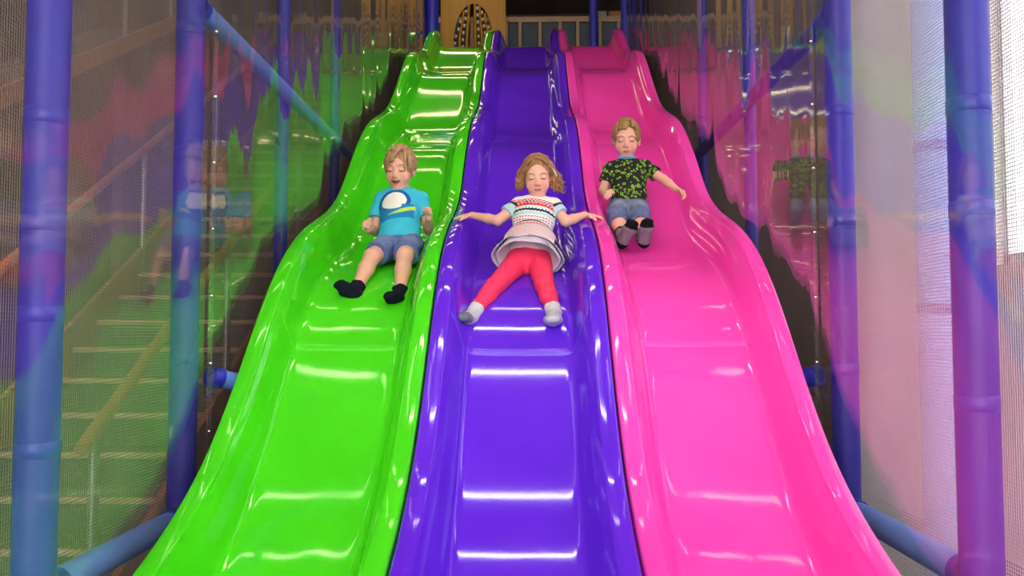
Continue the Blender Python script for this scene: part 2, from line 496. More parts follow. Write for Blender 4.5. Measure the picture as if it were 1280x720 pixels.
for sx in (-0.60, 0.57):
    MB().prism([(-0.05, 0.0), (0.0, 0.32), (L, H + 0.32), (L, H - 0.05), (0.3, 0.0)], 'x', sx, sx + 0.03).build('string', M['orange'], st)
for sx in (-0.58, 0.58):
    MB().tube([(sx, 0, 1.05), (sx, L, H + 1.05)], 0.028, 14).build('handrail', M['rail_brown'], st, True)
    for k in range(0, NSTEP, 5):
        MB().tube([(sx, k*GO + 0.1, k*RISE + 0.1), (sx, k*GO + 0.1, k*RISE + 1.08)], 0.02, 10).build('baluster', M['steel'], st, True)

# second flight further left, its orange underside climbing
s2 = empty('staircase', (-3.6, 1.6, 0), 'orange sided upper stair flight far behind the first staircase', 'staircase')
MB().prism([(0, 0.75), (0, 0.90), (7, 4.85), (7, 4.7)], 'x', -0.04, 0.0).build('string', M['orange'], s2)
MB().prism([(0, 0.70), (0, 0.75), (7, 4.7), (7, 4.65)], 'x', -0.9, 0.0).build('soffit', M['wall_brown'], s2)
MB().tube([(0, 0, 1.85), (0, 7, 5.8)], 0.035, 12).build('handrail', M['orange'], s2, True)
for k in range(8):
    MB().tube([(-0.02, k*0.95 + 0.1, k*0.95*0.5643 + 0.9), (-0.02, k*0.95 + 0.1, k*0.95*0.5643 + 1.9)], 0.02, 10).build('baluster', M['steel'], s2, True)
for yy in (0.3, 3.4, 6.6):
    MB().box((-0.5, yy, 0), (-0.4, yy + 0.1, 0.75 + yy*0.5643)).build('support', M['wall_brown'], s2)

# ------------------------------------------------------------------ the top platform and what stands on it
def top_post(px, w, Y, label):
    p = at(px, 20, Y)
    r = w / FPX * Y / 2
    return post(p.x, Y, r, PLAT, CEIL, label, group='blue posts on the top platform')
top_post(540, 17, 10.2, 'dark blue post behind the top of the green slide')
top_post(742, 11, 10.9, 'slim blue post in front of the padded fence at the top')
top_post(782, 12, 10.2, 'blue post behind the top right of the pink slide')

# yellow panel with an oval window, bars and strings of beads
YP = 10.75
pl, pr = at(551, 20, YP).x, at(632, 20, YP).x
yp = empty('play_panel', ((pl + pr) / 2, YP, PLAT), 'yellow play panel with an oval opening and black and pale bead strings', 'play panel')
hw = (pr - pl) / 2
oc = (at(592, 20, YP).x - (pl + pr)/2, 0.42)     # oval centre
ra, rb = 0.255, 0.50
bm = bmesh.new()
n = 40
outer, inner = [], []
HP = 1.20
for k in range(n):
    t = 2*PI*k/n
    c, s = math.cos(t), math.sin(t)
    inner.append((oc[0] + ra*c, oc[1] + rb*s))
    m_ = max(abs(c), abs(s))
    x = hw*c/m_; z = HP/2 + HP/2*s/m_
    outer.append((x, z))
vs = {}
for yk, yv in (('f', -0.015), ('b', 0.015)):
    vs['o'+yk] = [bm.verts.new((x, yv, z)) for x, z in outer]
    vs['i'+yk] = [bm.verts.new((x, yv, z)) for x, z in inner]
for k in range(n):
    j = (k+1) % n
    bm.faces.new((vs['of'][k], vs['of'][j], vs['if'][j], vs['if'][k]))
    bm.faces.new((vs['ob'][j], vs['ob'][k], vs['ib'][k], vs['ib'][j]))
    bm.faces.new((vs['of'][j], vs['of'][k], vs['ob'][k], vs['ob'][j]))
    bm.faces.new((vs['if'][k], vs['if'][j], vs['ib'][j], vs['ib'][k]))
bmesh.ops.recalc_face_normals(bm, faces=bm.faces)
me = bpy.data.meshes.new('panel'); bm.to_mesh(me); bm.free()
link_mesh('panel', me, M['yellow'], yp)
for q in (-0.155, -0.075, 0.02, 0.095, 0.175):
    zt = rb * math.sqrt(max(0, 1 - (q/ra)**2))
    pts = [(oc[0] + q*(1 + 0.18*math.cos(PI*t)) , 0.0, oc[1] + zt*1.02*t) for t in np.linspace(-1, 1, 9)]
    MB().tube(pts, 0.019, 10).build('bar', M['yellow'], yp, True)
blk = pal = None
for q in (-0.205, -0.118, 0.057, 0.135, 0.215):
    zt = rb * math.sqrt(max(0, 1 - (q/ra)**2)) * 0.96
    nb = max(3, int(2*zt / 0.045))
    for b in range(nb):
        z = oc[1] - zt + (b + 0.5) * 2*zt/nb
        x = oc[0] + q*(1 + 0.18*math.cos(PI*(z-oc[1])/max(zt, .01)))
        src = blk if b % 2 == 0 else pal
        if src is None:
            r_ = 0.026 if b % 2 == 0 else 0.015
            src = MB().tube([(0, 0, -0.022), (0, 0, -0.012), (0, 0, 0.012), (0, 0, 0.022)], [r_*0.6, r_, r_, r_*0.6], 10).build('bead', M['bead_black' if b % 2 == 0 else 'bead_pale'], yp, True)
            src.location = (x, 0, z)
            if b % 2 == 0: blk = src
            else: pal = src
        else:
            copy_part(src, yp, (x, 0, z))

# padded fence at the back of the platform
YF = 11.6
fl, fr = at(540, 20, YF).x, at(785, 20, YF).x
fz = at(700, 23, YF).z
fe = empty('padded_fence', (fl, YF, PLAT), 'low fence of slate blue padded panels in a pale wood frame', 'fence')
FH = fz - PLAT
MB().box((0, -0.03, FH - 0.06), (fr - fl, 0.03, FH + 0.02)).build('top_rail', M['wood'], fe, bevel=0.006)
MB().box((0, -0.03, 0.0), (fr - fl, 0.03, 0.06)).build('bottom_rail', M['wood'], fe, bevel=0.006)
cuts = [540, 566, 590, 612, 633, 650, 675, 700, 722, 750, 773, 785]
for c in cuts:
    x = at(c, 30, YF).x - fl
    MB().box((x - 0.022, -0.028, 0.06), (x + 0.022, 0.028, FH - 0.06)).build('upright', M['wood'], fe)
for a, b in zip(cuts[:-1], cuts[1:]):
    x0 = at(a, 30, YF).x - fl + 0.026; x1 = at(b, 30, YF).x - fl - 0.026
    MB().box((x0, -0.02, 0.065), (x1, 0.02, FH - 0.065)).build('pad', M['slate'], fe, bevel=0.012)

# framed boards on the back wall
def board(x0, x1, y0, y1, Y, mat, label):
    a, b = at(x0, y1, Y), at(x1, y0, Y)
    root = empty('wall_board', ((a.x + b.x)/2, Y, a.z), label, 'board')
    w, h = (b.x - a.x)/2, b.z - a.z
    MB().box((-w, -0.01, 0), (w, 0.015, h)).build('face', M[mat], root)
    MB().box((-w - 0.02, -0.02, -0.03), (w + 0.02, 0.02, 0)).box((-w - 0.03, -0.02, 0), (-w, 0.02, h)).box((w, -0.02, 0), (w + 0.03, 0.02, h)).build('frame', M['wood'], root)
board(761, 776, -12, 24, 12.9, 'orange', 'narrow orange board on the back wall beside the blue post')
board(749, 758, -12, 22, 12.9, 'grey_panel', 'narrow pale grey board beside the orange board')

# ------------------------------------------------------------------ ceiling lights
proto = {}
spots = []
for ly in (-3.2, -2.2, -1.2, -0.2, 0.9, 2.0, 3.35, 4.65, 5.7):
    spots += [(-1.85, ly, 1.2), (-0.1, ly, 1.2), (2.15, ly, 1.2), (-4.2, ly, 1.2)]
for ly in (7.8, 8.9, 10.0, 11.0):
    spots += [(-0.98, ly, 0.6)]
spots += [(2.6, 9.6, 0.6)]
for (lx, ly, ln) in spots:
    root = empty('ceiling_light', (lx, ly, CEIL), 'slim warm fluorescent light on the dark ceiling above the slides', 'ceiling light', 'fluorescent ceiling lights')
    key = (ln, ly > 5.5)
    if key not in proto:
        h = MB().box((-ln/2 - 0.06, -0.06, -0.06), (ln/2 + 0.06, 0.06, 0)).build('housing', M['frame_white'], root, bevel=0.008)
        t = MB().tube([(-ln/2, 0, -0.085), (ln/2, 0, -0.085)], 0.020, 12).build('tube', M['tube' if ly < 5.5 else 'tube_dim'], root, True)
        proto[key] = (h, t)
    else:
        for p in proto[key]: copy_part(p, root)

# ================================================================== people
def V3(p): return np.array([p[0], p[1], p[2]], dtype=np.float64)
def unit(v):
    v = np.asarray(v, float); return v / np.linalg.norm(v)

class Field:
    """a distance field on a grid; shapes are blended into it, then meshed as one continuous surface"""
    def __init__(s, lo, hi, h):
        s.h = h
        s.lo = np.array(lo, float)
        s.n = np.ceil((np.array(hi) - s.lo) / h).astype(int) + 1
        s.ax = [s.lo[i] + h * np.arange(s.n[i]) for i in range(3)]
        s.a = np.full(tuple(s.n), 0.06, dtype=np.float32)
    def _win(s, pts, m):
        pts = np.array(pts)
        i0 = np.maximum(np.floor((pts.min(0) - m - s.lo) / s.h).astype(int), 0)
        i1 = np.minimum(np.ceil((pts.max(0) + m - s.lo) / s.h).astype(int) + 1, s.n)
        sl = tuple(slice(a, max(a, b)) for a, b in zip(i0, i1))
        X, Y, Z = np.meshgrid(s.ax[0][sl[0]], s.ax[1][sl[1]], s.ax[2][sl[2]], indexing='ij', sparse=True)
        return sl, X, Y, Z
    def _put(s, sl, d, k, op):
        a = s.a[sl]
        d = d.astype(np.float32)
        if op == 'u':
            if k <= 0: s.a[sl] = np.minimum(a, d); return
            h = np.clip(0.5 + 0.5 * (a - d) / k, 0, 1)
            s.a[sl] = a * (1 - h) + d * h - k * h * (1 - h)
        elif op == 's':
            k = max(k, 1e-4)
            h = np.clip(0.5 - 0.5 * (a + d) / k, 0, 1)
            s.a[sl] = a * (1 - h) - d * h + k * h * (1 - h)
    def cone(s, p, q, r0, r1, k=0.012, op='u', flat=False, flat0=False):
        p, q = V3(p), V3(q)
        sl, X, Y, Z = s._win([p, q], max(r0, r1) + k + 4 * s.h)
        ba = q - p; L2 = float(ba @ ba)
        dx, dy, dz = X - p[0], Y - p[1], Z - p[2]
        t = (dx*ba[0] + dy*ba[1] + dz*ba[2]) / L2
        tc = np.clip(t, 0, 1)
        d = np.sqrt((dx - tc*ba[0])**2 + (dy - tc*ba[1])**2 + (dz - tc*ba[2])**2) - (r0 + (r1 - r0) * tc)
        L = math.sqrt(L2)
        if flat: d = np.maximum(d, (t - 1) * L)
        if flat0: d = np.maximum(d, -t * L)
        s._put(sl, d, k, op)
    def chain(s, pts, rs, k=0.008):
        for i in range(len(pts) - 1): s.cone(pts[i], pts[i+1], rs[i], rs[i+1], k)
    def ell(s, c, axes, rad, k=0.012, op='u'):
        c = V3(c); rad = np.array(rad, float)
        sl, X, Y, Z = s._win([c], rad.max() + k + 4 * s.h)
        dx, dy, dz = X - c[0], Y - c[1], Z - c[2]
        q0 = q1 = 0
        for i in range(3):
            e = dx*axes[i][0] + dy*axes[i][1] + dz*axes[i][2]
            q0 = q0 + (e / rad[i])**2; q1 = q1 + (e / rad[i]**2)**2
        k0 = np.sqrt(q0); k1 = np.sqrt(q1) + 1e-9
        s._put(sl, k0 * (k0 - 1) / k1, k, op)
    def econe(s, p, q, side, r0, r1, k=0.02, op='u', flat=False, flat0=False, hem=None):
        p, q = V3(p), V3(q)
        sl, X, Y, Z = s._win([p, q], max(r0 + r1) + k + 4 * s.h)
        ba = q - p; L = np.linalg.norm(ba); ax = ba / L
        sd = unit(np.array(side) - ax * (np.array(side) @ ax)); fw = np.cross(ax, sd)
        dx, dy, dz = X - p[0], Y - p[1], Z - p[2]
        l = dx*ax[0] + dy*ax[1] + dz*ax[2]
        x = dx*sd[0] + dy*sd[1] + dz*sd[2]; y = dx*fw[0] + dy*fw[1] + dz*fw[2]
        t = np.clip(l / L, 0, 1)
        w = r0[0] + (r1[0]-r0[0])*t; dd = r0[1] + (r1[1]-r0[1])*t
        over = np.where(l < 0, l, np.where(l > L, l - L, 0))
        m = np.minimum(w, dd)
        if flat or flat0:
            d = (np.sqrt((x/w)**2 + (y/dd)**2) - 1) * m
            d = np.maximum(d, (l - L if hem is None else l - L - hem(np.arctan2(y/dd, x/w))) if flat else np.where(l > L, np.sqrt(np.maximum(0, (l-L)**2)) - m, -1))
            d = np.maximum(d, -l)
        else:
            d = (np.sqrt((x/w)**2 + (y/dd)**2 + (over/m)**2) - 1) * m
        s._put(sl, d, k, op)
    def cut(s, p, n):
        """keep the side the normal points away from"""
        p = V3(p); n = unit(n)
        X, Y, Z = np.meshgrid(*s.ax, indexing='ij', sparse=True)
        s.a = np.maximum(s.a, ((X-p[0])*n[0] + (Y-p[1])*n[1] + (Z-p[2])*n[2]).astype(np.float32))
    def wrinkle(s, amp, fr, seed=0):
        rg = np.random.RandomState(seed)
        X, Y, Z = np.meshgrid(*s.ax, indexing='ij', sparse=True)
        w = 0
        for i in range(5):
            v = rg.normal(size=3); v *= fr * (0.6 + 0.9 * rg.rand()) / np.linalg.norm(v)
            w = w + np.sin(v[0]*X + v[1]*Y + v[2]*Z + rg.rand()*6.28 + 1.5*np.sin(0.6*(v[1]*X - v[0]*Z)))
        s.a = s.a + (amp * w / 2.2).astype(np.float32)
    def above_bed(s, gap=0.003):
        zr = np.array([rim_z(y) for y in s.ax[1]]) + gap
        xl = np.abs((s.ax[0] + LANE/2) % LANE - LANE/2)
        zs = np.interp(xl, SEC_X, SEC_Z)
        sl = 0.75*np.ones_like(xl)                        # keep the distance scale on the slanting walls
        d = (zr[None, :, None] + zs[:, None, None] - s.ax[2][None, None, :]) * sl[:, None, None]
        s.a = np.maximum(s.a, d.astype(np.float32))
    def value(s, p):
        i = np.clip(np.round((np.array(p) - s.lo) / s.h).astype(int), 0, s.n - 1)
        g = (np.array(p) - s.lo) / s.h
        i0 = np.clip(np.floor(g).astype(int), 0, s.n - 2); f = g - i0
        c = s.a[i0[0]:i0[0]+2, i0[1]:i0[1]+2, i0[2]:i0[2]+2]
        c = c[0]*(1-f[0]) + c[1]*f[0]; c = c[0]*(1-f[1]) + c[1]*f[1]
        return c[0]*(1-f[2]) + c[1]*f[2]
    def mesh(s):
        a = s.a
        a[0], a[-1], a[:, 0], a[:, -1], a[:, :, 0], a[:, :, -1] = (0.05,) * 6
        ins = a < 0
        c = [ins[i:ins.shape[0]-1+i, j:ins.shape[1]-1+j, k:ins.shape[2]-1+k] for i in (0,1) for j in (0,1) for k in (0,1)]
        sm = sum(x.astype(np.int8) for x in c)
        act = (sm > 0) & (sm < 8)
        idx = np.full(act.shape, -1, np.int64)
        cells = np.argwhere(act)
        idx[act] = np.arange(len(cells))
        off = [(i, j, k) for i in (0,1) for j in (0,1) for k in (0,1)]
        vals = np.stack([a[cells[:,0]+o[0], cells[:,1]+o[1], cells[:,2]+o[2]] for o in off], 1).astype(np.float64)
        acc = np.zeros((len(cells), 3)); cnt = np.zeros(len(cells))
        for x in range(8):
            for y in range(x+1, 8):
                dlt = np.array(off[y]) - np.array(off[x])
                if np.abs(dlt).sum() != 1: continue
                va, vb = vals[:, x], vals[:, y]
                m = (va < 0) != (vb < 0)
                t = np.where(m, va / np.where(np.abs(va - vb) < 1e-12, 1, va - vb), 0)
                acc += m[:, None] * (np.array(off[x])[None] + t[:, None] * dlt[None])
                cnt += m
        verts = s.lo + (cells + acc / np.maximum(cnt, 1)[:, None]) * s.h
        quads = []
        for ax in range(3):
            u, v = [(1, 2), (2, 0), (0, 1)][ax]
            A = [slice(None)]*3; B = [slice(None)]*3
            A[ax] = slice(0, -1); B[ax] = slice(1, None)
            ia, ib = ins[tuple(A)], ins[tuple(B)]
            e = np.argwhere(ia != ib)
            e = e[(e[:, u] > 0) & (e[:, v] > 0)]
            flip = ia[e[:,0], e[:,1], e[:,2]]
            def cell(du, dv):
                q = e.copy(); q[:, u] += du; q[:, v] += dv
                return idx[q[:,0], q[:,1], q[:,2]]
            q = np.stack([cell(-1,-1), cell(0,-1), cell(0,0), cell(-1,0)], 1)
            q[~flip] = q[~flip][:, ::-1]
            quads.append(q)
        quads = np.concatenate(quads)
        quads = quads[(quads >= 0).all(1)]
        return verts, quads

def field_obj(name, F, mat, root, colour=None, relax=1):
    v, q = F.mesh()
    for _ in range(relax):                       # light smoothing of the grid steps
        acc = np.zeros_like(v); cnt = np.zeros(len(v))
        for a, b in ((0,1),(1,2),(2,3),(3,0)):
            np.add.at(acc, q[:, a], v[q[:, b]]); np.add.at(cnt, q[:, a], 1)
            np.add.at(acc, q[:, b], v[q[:, a]]); np.add.at(cnt, q[:, b], 1)
        v = v * 0.5 + 0.5 * acc / np.maximum(cnt, 1)[:, None]
    me = bpy.data.meshes.new(name)
    base = V3(root.location)
    me.vertices.add(len(v)); me.vertices.foreach_set('co', (v - base).astype(np.float32).ravel())
    me.loops.add(q.size); me.loops.foreach_set('vertex_index', q.astype(np.int32).ravel())
    me.polygons.add(len(q)); me.polygons.foreach_set('loop_start', np.arange(0, q.size, 4, dtype=np.int32))
    me.update(calc_edges=True)
    me.polygons.foreach_set('use_smooth', np.ones(len(q), bool))
    if colour is not None:
        n = np.zeros(len(v)*3, np.float32); me.vertices.foreach_get('normal', n)
        c = colour(v, n.reshape(-1, 3))
        at_ = me.color_attributes.new('dye', 'FLOAT_COLOR', 'POINT')
        at_.data.foreach_set('color', np.concatenate([c, np.ones((len(v), 1))], 1).astype(np.float32).ravel())
    return link_mesh(name, me, mat, root)

def dyed(name, rough=0.85, spec=0.3, sss=0.0, weave=0.0, weave_scale=500, blotch=0.0):
    m, nt, p = new_mat(name)
    at_ = N(nt, 'ShaderNodeAttribute'); at_.attribute_name = 'dye'
    col = at_.outputs['Color']
    if blotch:
        mx = N(nt, 'ShaderNodeMix', data_type='RGBA', blend_type='MULTIPLY')
        mx.inputs[0].default_value = 1.0
        nt.links.new(col, mx.inputs[6])
        nt.links.new(ramp(nt, noise(nt, 45, 4), [(0.3, (1-blotch,)*3), (0.7, (1+blotch*0.4,)*3)]), mx.inputs[7])
        col = mx.outputs[2]
    nt.links.new(col, p.inputs['Base Color'])
    p.inputs['Roughness'].default_value = rough
    p.inputs['Specular IOR Level'].default_value = spec
    if sss:
        p.inputs['Subsurface Weight'].default_value = sss
        p.inputs['Subsurface Radius'].default_value = (0.012, 0.004, 0.002)
    if weave: bump(nt, noise(nt, weave_scale, 2), weave, 0.002, p.inputs['Normal'])
    return m

def hair_mat(name, stops):
    m, nt, p = new_mat(name)
    nt.links.new(ramp(nt, noise(nt, 80, 4, (1, 1, 0.3), rough=0.7), stops), p.inputs['Base Color'])
    p.inputs['Roughness'].default_value = 0.5
    p.inputs['Specular IOR Level'].default_value = 0.35
    bump(nt, noise(nt, 220, 3, (1, 1, 0.25)), 0.5, 0.003, p.inputs['Normal'])
    return m

def curls_mat(name):
    """black jersey printed all over with small lime wheels and curls"""
    m, nt, p = new_mat(name)
    tc = N(nt, 'ShaderNodeTexCoord')
    nz = N(nt, 'ShaderNodeTexNoise'); nz.inputs['Scale'].default_value = 60
    nt.links.new(tc.outputs['Object'], nz.inputs['Vector'])
    mp = N(nt, 'ShaderNodeMix', data_type='VECTOR'); mp.inputs[0].default_value = 0.010
    nt.links.new(tc.outputs['Object'], mp.inputs[4]); nt.links.new(nz.outputs['Color'], mp.inputs[5])
    vo = N(nt, 'ShaderNodeTexVoronoi'); vo.inputs['Scale'].default_value = 42
    nt.links.new(mp.outputs[1], vo.inputs['Vector'])
    a = N(nt, 'ShaderNodeMath', operation='SUBTRACT'); a.inputs[1].default_value = 0.30
    nt.links.new(vo.outputs['Distance'], a.inputs[0])
    b = N(nt, 'ShaderNodeMath', operation='ABSOLUTE'); nt.links.new(a.outputs[0], b.inputs[0])
    c = N(nt, 'ShaderNodeMath', operation='LESS_THAN'); c.inputs[1].default_value = 0.10
    nt.links.new(b.outputs[0], c.inputs[0])
    n2 = N(nt, 'ShaderNodeTexNoise'); n2.inputs['Scale'].default_value = 95
    nt.links.new(tc.outputs['Object'], n2.inputs['Vector'])
    d = N(nt, 'ShaderNodeMath', operation='GREATER_THAN'); d.inputs[1].default_value = 0.41
    nt.links.new(n2.outputs['Fac'], d.inputs[0])
    e = N(nt, 'ShaderNodeMath', operation='MULTIPLY'); nt.links.new(c.outputs[0], e.inputs[0]); nt.links.new(d.outputs[0], e.inputs[1])
    mx = N(nt, 'ShaderNodeMix', data_type='RGBA'); nt.links.new(e.outputs[0], mx.inputs[0])
    mx.inputs[6].default_value = (0.016, 0.018, 0.020, 1); mx.inputs[7].default_value = (0.24, 0.46, 0.035, 1)
    nt.links.new(mx.outputs[2], p.inputs['Base Color'])
    p.inputs['Roughness'].default_value = 0.85
    p.inputs['Specular IOR Level'].default_value = 0.2
    return m

def lin(r, g, b):
    return np.array([((c/255)/12.92 if c/255 <= 0.04045 else ((c/255+0.055)/1.055)**2.4) for c in (r, g, b)])

M['skin'] = dyed('skin', 0.55, 0.35, 0.12)
M['dyed_cloth'] = dyed('printed_jersey', 0.85, 0.2, weave=0.25)
M['denim'] = dyed('faded_denim', 0.9, 0.2, weave=0.5, weave_scale=350, blotch=0.28)
M['tights'] = dyed('red_tights', 0.75, 0.25, weave=0.2)
M['sock'] = dyed('knit_sock', 0.95, 0.1, weave=0.4)
M['curls'] = curls_mat('black_lime_jersey')
M['lip'] = mottled('lips', (0.46, 0.12, 0.11), (0.52, 0.15, 0.14), 60, 0.4)
M['mouth_in'] = mottled('mouth_inside', (0.10, 0.02, 0.02), (0.14, 0.03, 0.03), 60, 0.5)
M['teeth'] = mottled('teeth', (0.72, 0.68, 0.60), (0.80, 0.76, 0.68), 60, 0.25)
M['lash'] = mottled('lashes', (0.055, 0.03, 0.022), (0.08, 0.045, 0.035), 60, 0.7)
M['brow'] = mottled('fair_brows', (0.22, 0.125, 0.07), (0.29, 0.17, 0.10), 90, 0.8)
M['collar_blue'] = mottled('blue_ribbing', (0.10, 0.32, 0.60), (0.13, 0.38, 0.68), 90, 0.85)
SKIN = lin(226, 172, 152); PINKISH = lin(222, 138, 122)

class Head:
    def __init__(s, c, yaw, pitch, roll, k=1.0, ky=1.0):
        """yaw > 0 turns the face to the picture's right, pitch > 0 looks down, roll > 0 tips the crown to the picture's right"""
        s.c = V3(c); s.k = k; s.ky = ky
        rot = Matrix.Rotation(yaw, 3, 'Z') @ Matrix.Rotation(pitch, 3, 'X') @ Matrix.Rotation(roll, 3, 'Y')
        s.r = np.array(rot @ Vector((1, 0, 0))); s.u = np.array(rot @ Vector((0, 0, 1))); s.f = np.array(rot @ Vector((0, -1, 0)))
        s.axes = (s.r, s.u, s.f)
    def pt(s, x, y, z): return s.c + s.k * (x*s.r + y*s.ky*s.u + z*s.f)
    def loc(s, v):
        d = (v - s.c) / s.k
        return d @ s.r, d @ s.u / s.ky, d @ s.f
    CR = (0.071, 0.079, 0.086)
    def surf(s, d, off):
        d = unit(d)
        return s.pt(*(np.array([0, 0.02, -0.012]) + d * (np.array(s.CR) + off)))

def add_head(F, H, smile=0.0):
    k = H.k
    def e(c, r, kk=0.012, op='u'): F.ell(H.pt(*c), H.axes, np.array(r)*k*np.array((1, H.ky, 1)), kk*k, op)
    e((0, 0.02, -0.012), H.CR)
    e((0, -0.028, 0.018), (0.058, 0.072, 0.064), 0.02)
    e((0, -0.080, 0.042), (0.026, 0.022, 0.026), 0.022)
    for sx in (-1, 1):
        e((sx*0.036, -0.034 + 0.004*smile, 0.048), (0.024 + 0.003*smile, 0.026, 0.022), 0.018)
        e((sx*0.030, 0.000, 0.092), (0.017, 0.011, 0.015), 0.012, 's')
        e((sx*0.030, -0.001, 0.0665), (0.0165, 0.011, 0.012), 0.006)
        F.cone(H.pt(sx*0.048, 0.020, 0.060), H.pt(sx*0.014, 0.019, 0.074), 0.007*k, 0.006*k, 0.012*k)
        e((sx*0.073, -0.008, -0.008), (0.008, 0.027, 0.017), 0.006)
        F.cone(H.pt(sx*0.076, 0.008, -0.010), H.pt(sx*0.0765, -0.024, -0.002), 0.006*k, 0.005*k, 0.005*k)
        e((sx*0.010, -0.033, 0.084), (0.007, 0.006, 0.007), 0.006)
    F.cone(H.pt(0, 0.008, 0.074), H.pt(0, -0.028, 0.089), 0.0075*k, 0.0095*k, 0.010*k)
    e((0, -0.055, 0.066), (0.024 + 0.004*smile, 0.016, 0.016), 0.010)

def face_point(F, H, x, y, lift=0.0):
    z = 0.12
    while z > 0.0:
        if F.value(H.pt(x, y, z)) < 0: break
        z -= 0.0008
    return H.pt(x, y, z + lift)

def face_line(name, F, H, pts, r, mat, root):
    base = V3(root.location)
    P = [tuple(face_point(F, H, x, y, 0.0004) - base) for x, y in pts]
    n = len(P)
    rs = [r * (0.35 + 0.65*math.sin(PI*(i+0.5)/n)) for i in range(n)]
    return MB().tube(P, rs, 8).build(name, mat, root, True)

def face_patch(name, F, H, xs, lo, hi, mat, root, lift, puff=0.0):
    base = V3(root.location)
    nx, ny = 12, 5
    v, f = [], []
    for i in range(nx + 1):
        x = -xs + 2*xs*i/nx
        for j in range(ny + 1):
            t = j/ny
            y = lo(x)*(1-t) + hi(x)*t
            v.append(tuple(face_point(F, H, x, y, lift + puff*math.sin(PI*t)*math.sin(PI*(i/nx)*0.96+0.06)) - base))
    for i in range(nx):
        for j in range(ny):
            a = i*(ny+1) + j
            f.append((a, a+ny+1, a+ny+2, a+1))
    m = MB(); m.v, m.f = v, f
    return m.build(name, mat, root, True)

def add_hand(F, W, d, n, t, curl, spread=0.0, k=1.0, thumb_curl=0.5):
    """W wrist, d hand direction, n where the palm looks, t thumb side"""
    W, d = V3(W), unit(d)
    n = unit(np.array(n) - d*(np.array(n) @ d)); t0 = unit(np.cross(d, n))
    t = t0 if t0 @ np.array(t) > 0 else -t0
    F.econe(W - d*0.005, W + d*0.046*k, t, (0.018*k, 0.014*k), (0.025*k, 0.0115*k), 0.010)
    for i, (off, ln) in enumerate(((0.0205, 0.047), (0.0068, 0.052), (-0.0068, 0.048), (-0.0200, 0.038))):
        p = W + d*(0.046 - 0.004*abs(i-1.2))*k + t*off*k
        ang = 0.0; pts = [p]
        dd0 = unit(d + t*spread*(1.5 - i)*0.5)
        for j, fr in enumerate((0.44, 0.31, 0.25)):
            ang += curl[j]
            dd = dd0*math.cos(ang) + n*math.sin(ang)
            pts.append(pts[-1] + dd*ln*fr*k)
        F.chain(pts, [0.0074*k, 0.0068*k, 0.0062*k, 0.0054*k], 0.0025)
    p = W + d*0.012*k + t*0.017*k
    d1 = unit(d*0.62 + t*0.68 + n*0.35); p1 = p + d1*0.026*k
    d2 = unit(d*0.85 + t*(0.35 - thumb_curl) + n*(0.25 + thumb_curl*0.7)); p2 = p1 + d2*0.020*k; p3 = p2 + unit(d2 + n*0.3)*0.014*k
    F.chain([p, p1, p2, p3], [0.0095*k, 0.0085*k, 0.0075*k, 0.0058*k], 0.006)

FIST = (1.25, 1.5, 1.1)
def build_body(J, H, root, smile, h=0.0036):
    allp = [V3(p) for p in J.values() if not isinstance(p, dict)] + [H.c]
    lo = np.min(allp, 0) - 0.16; hi = np.max(allp, 0) + 0.16
    F = Field(lo, hi, h)
    pel, chest, neck = V3(J['pelvis']), V3(J['chest']), V3(J['neck'])
    side = unit(V3(J['shR']) - V3(J['shL']))
    F.econe(pel, chest, side, (0.092, 0.070), (0.092, 0.066), 0.02)
    F.econe(chest, chest + (neck - chest)*0.75, side, (0.092, 0.064), (0.080, 0.050), 0.02)
    F.cone(chest + (neck - chest)*0.7, H.pt(0, -0.05, -0.022), 0.040, 0.034, 0.02)
    for s in 'LR':
        sh, el, wr = V3(J['sh'+s]), V3(J['el'+s]), V3(J['wr'+s])
        F.cone(chest + (neck-chest)*0.6, sh, 0.045, 0.036, 0.02)
        F.cone(sh, el, 0.033, 0.027, 0.015)
        m = el + (wr - el)*0.35
        F.cone(el, m, 0.0265, 0.0265, 0.010); F.cone(m, wr, 0.0265, 0.0175, 0.010)
        add_hand(F, wr, **J['hand'+s])
        hp, kn, an, he, to = (V3(J[x+s]) for x in ('hip', 'kn', 'an', 'he', 'to'))
        F.cone(hp, kn, 0.058, 0.042, 0.02)
        F.cone(kn, kn, 0.041, 0.041, 0.01) if False else None
        m = kn + (an - kn)*0.38 
        F.cone(kn, m, 0.040, 0.039, 0.015); F.cone(m, an, 0.039, 0.026, 0.015)
        foot(F, an, he, to, 0.0)
    add_head(F, H, smile)
    F.above_bed(0.004)
    def colour(v, n):
        x, y, z = H.loc(v)
        c = np.tile(SKIN, (len(v), 1))
        blush = np.exp(-(((np.abs(x)-0.036)/0.018)**2 + ((y+0.032)/0.018)**2)) * (z > 0.03) * 0.45
        nose = np.exp(-((x/0.012)**2 + ((y+0.028)/0.012)**2)) * (z > 0.06) * 0.35
        ear = (np.abs(x) > 0.071) * (np.abs(y + 0.008) < 0.04) * 0.4
        w = np.clip(blush + nose + ear, 0, 1)[:, None]
        return c*(1-w) + PINKISH*w
    field_obj('body', F, M['skin'], root, colour)
    return F

def foot(F, an, he, to, g):
    an, he, to = V3(an), V3(he), V3(to)
    dirn = unit(to - he); 
    up = unit((an - he) - dirn*((an - he) @ dirn)); sd = np.cross(dirn, up)
    F.cone(an, he + up*0.012 + dirn*0.01, 0.027+g, 0.026+g, 0.012)
    ball = he + (to - he)*0.68
    F.econe(he + up*0.008, ball + up*0.004, sd, (0.024+g, 0.026+g), (0.034+g, 0.020+g), 0.016)
    F.econe(ball + up*0.004, to, sd, (0.034+g, 0.019+g), (0.029+g, 0.013+g), 0.010)
    F.cone(an, ball + up*0.006, 0.025+g, 0.017+g, 0.016)

def bounds(pts, m): 
    pts = np.array([V3(p) for p in pts]); return pts.min(0) - m, pts.max(0) + m

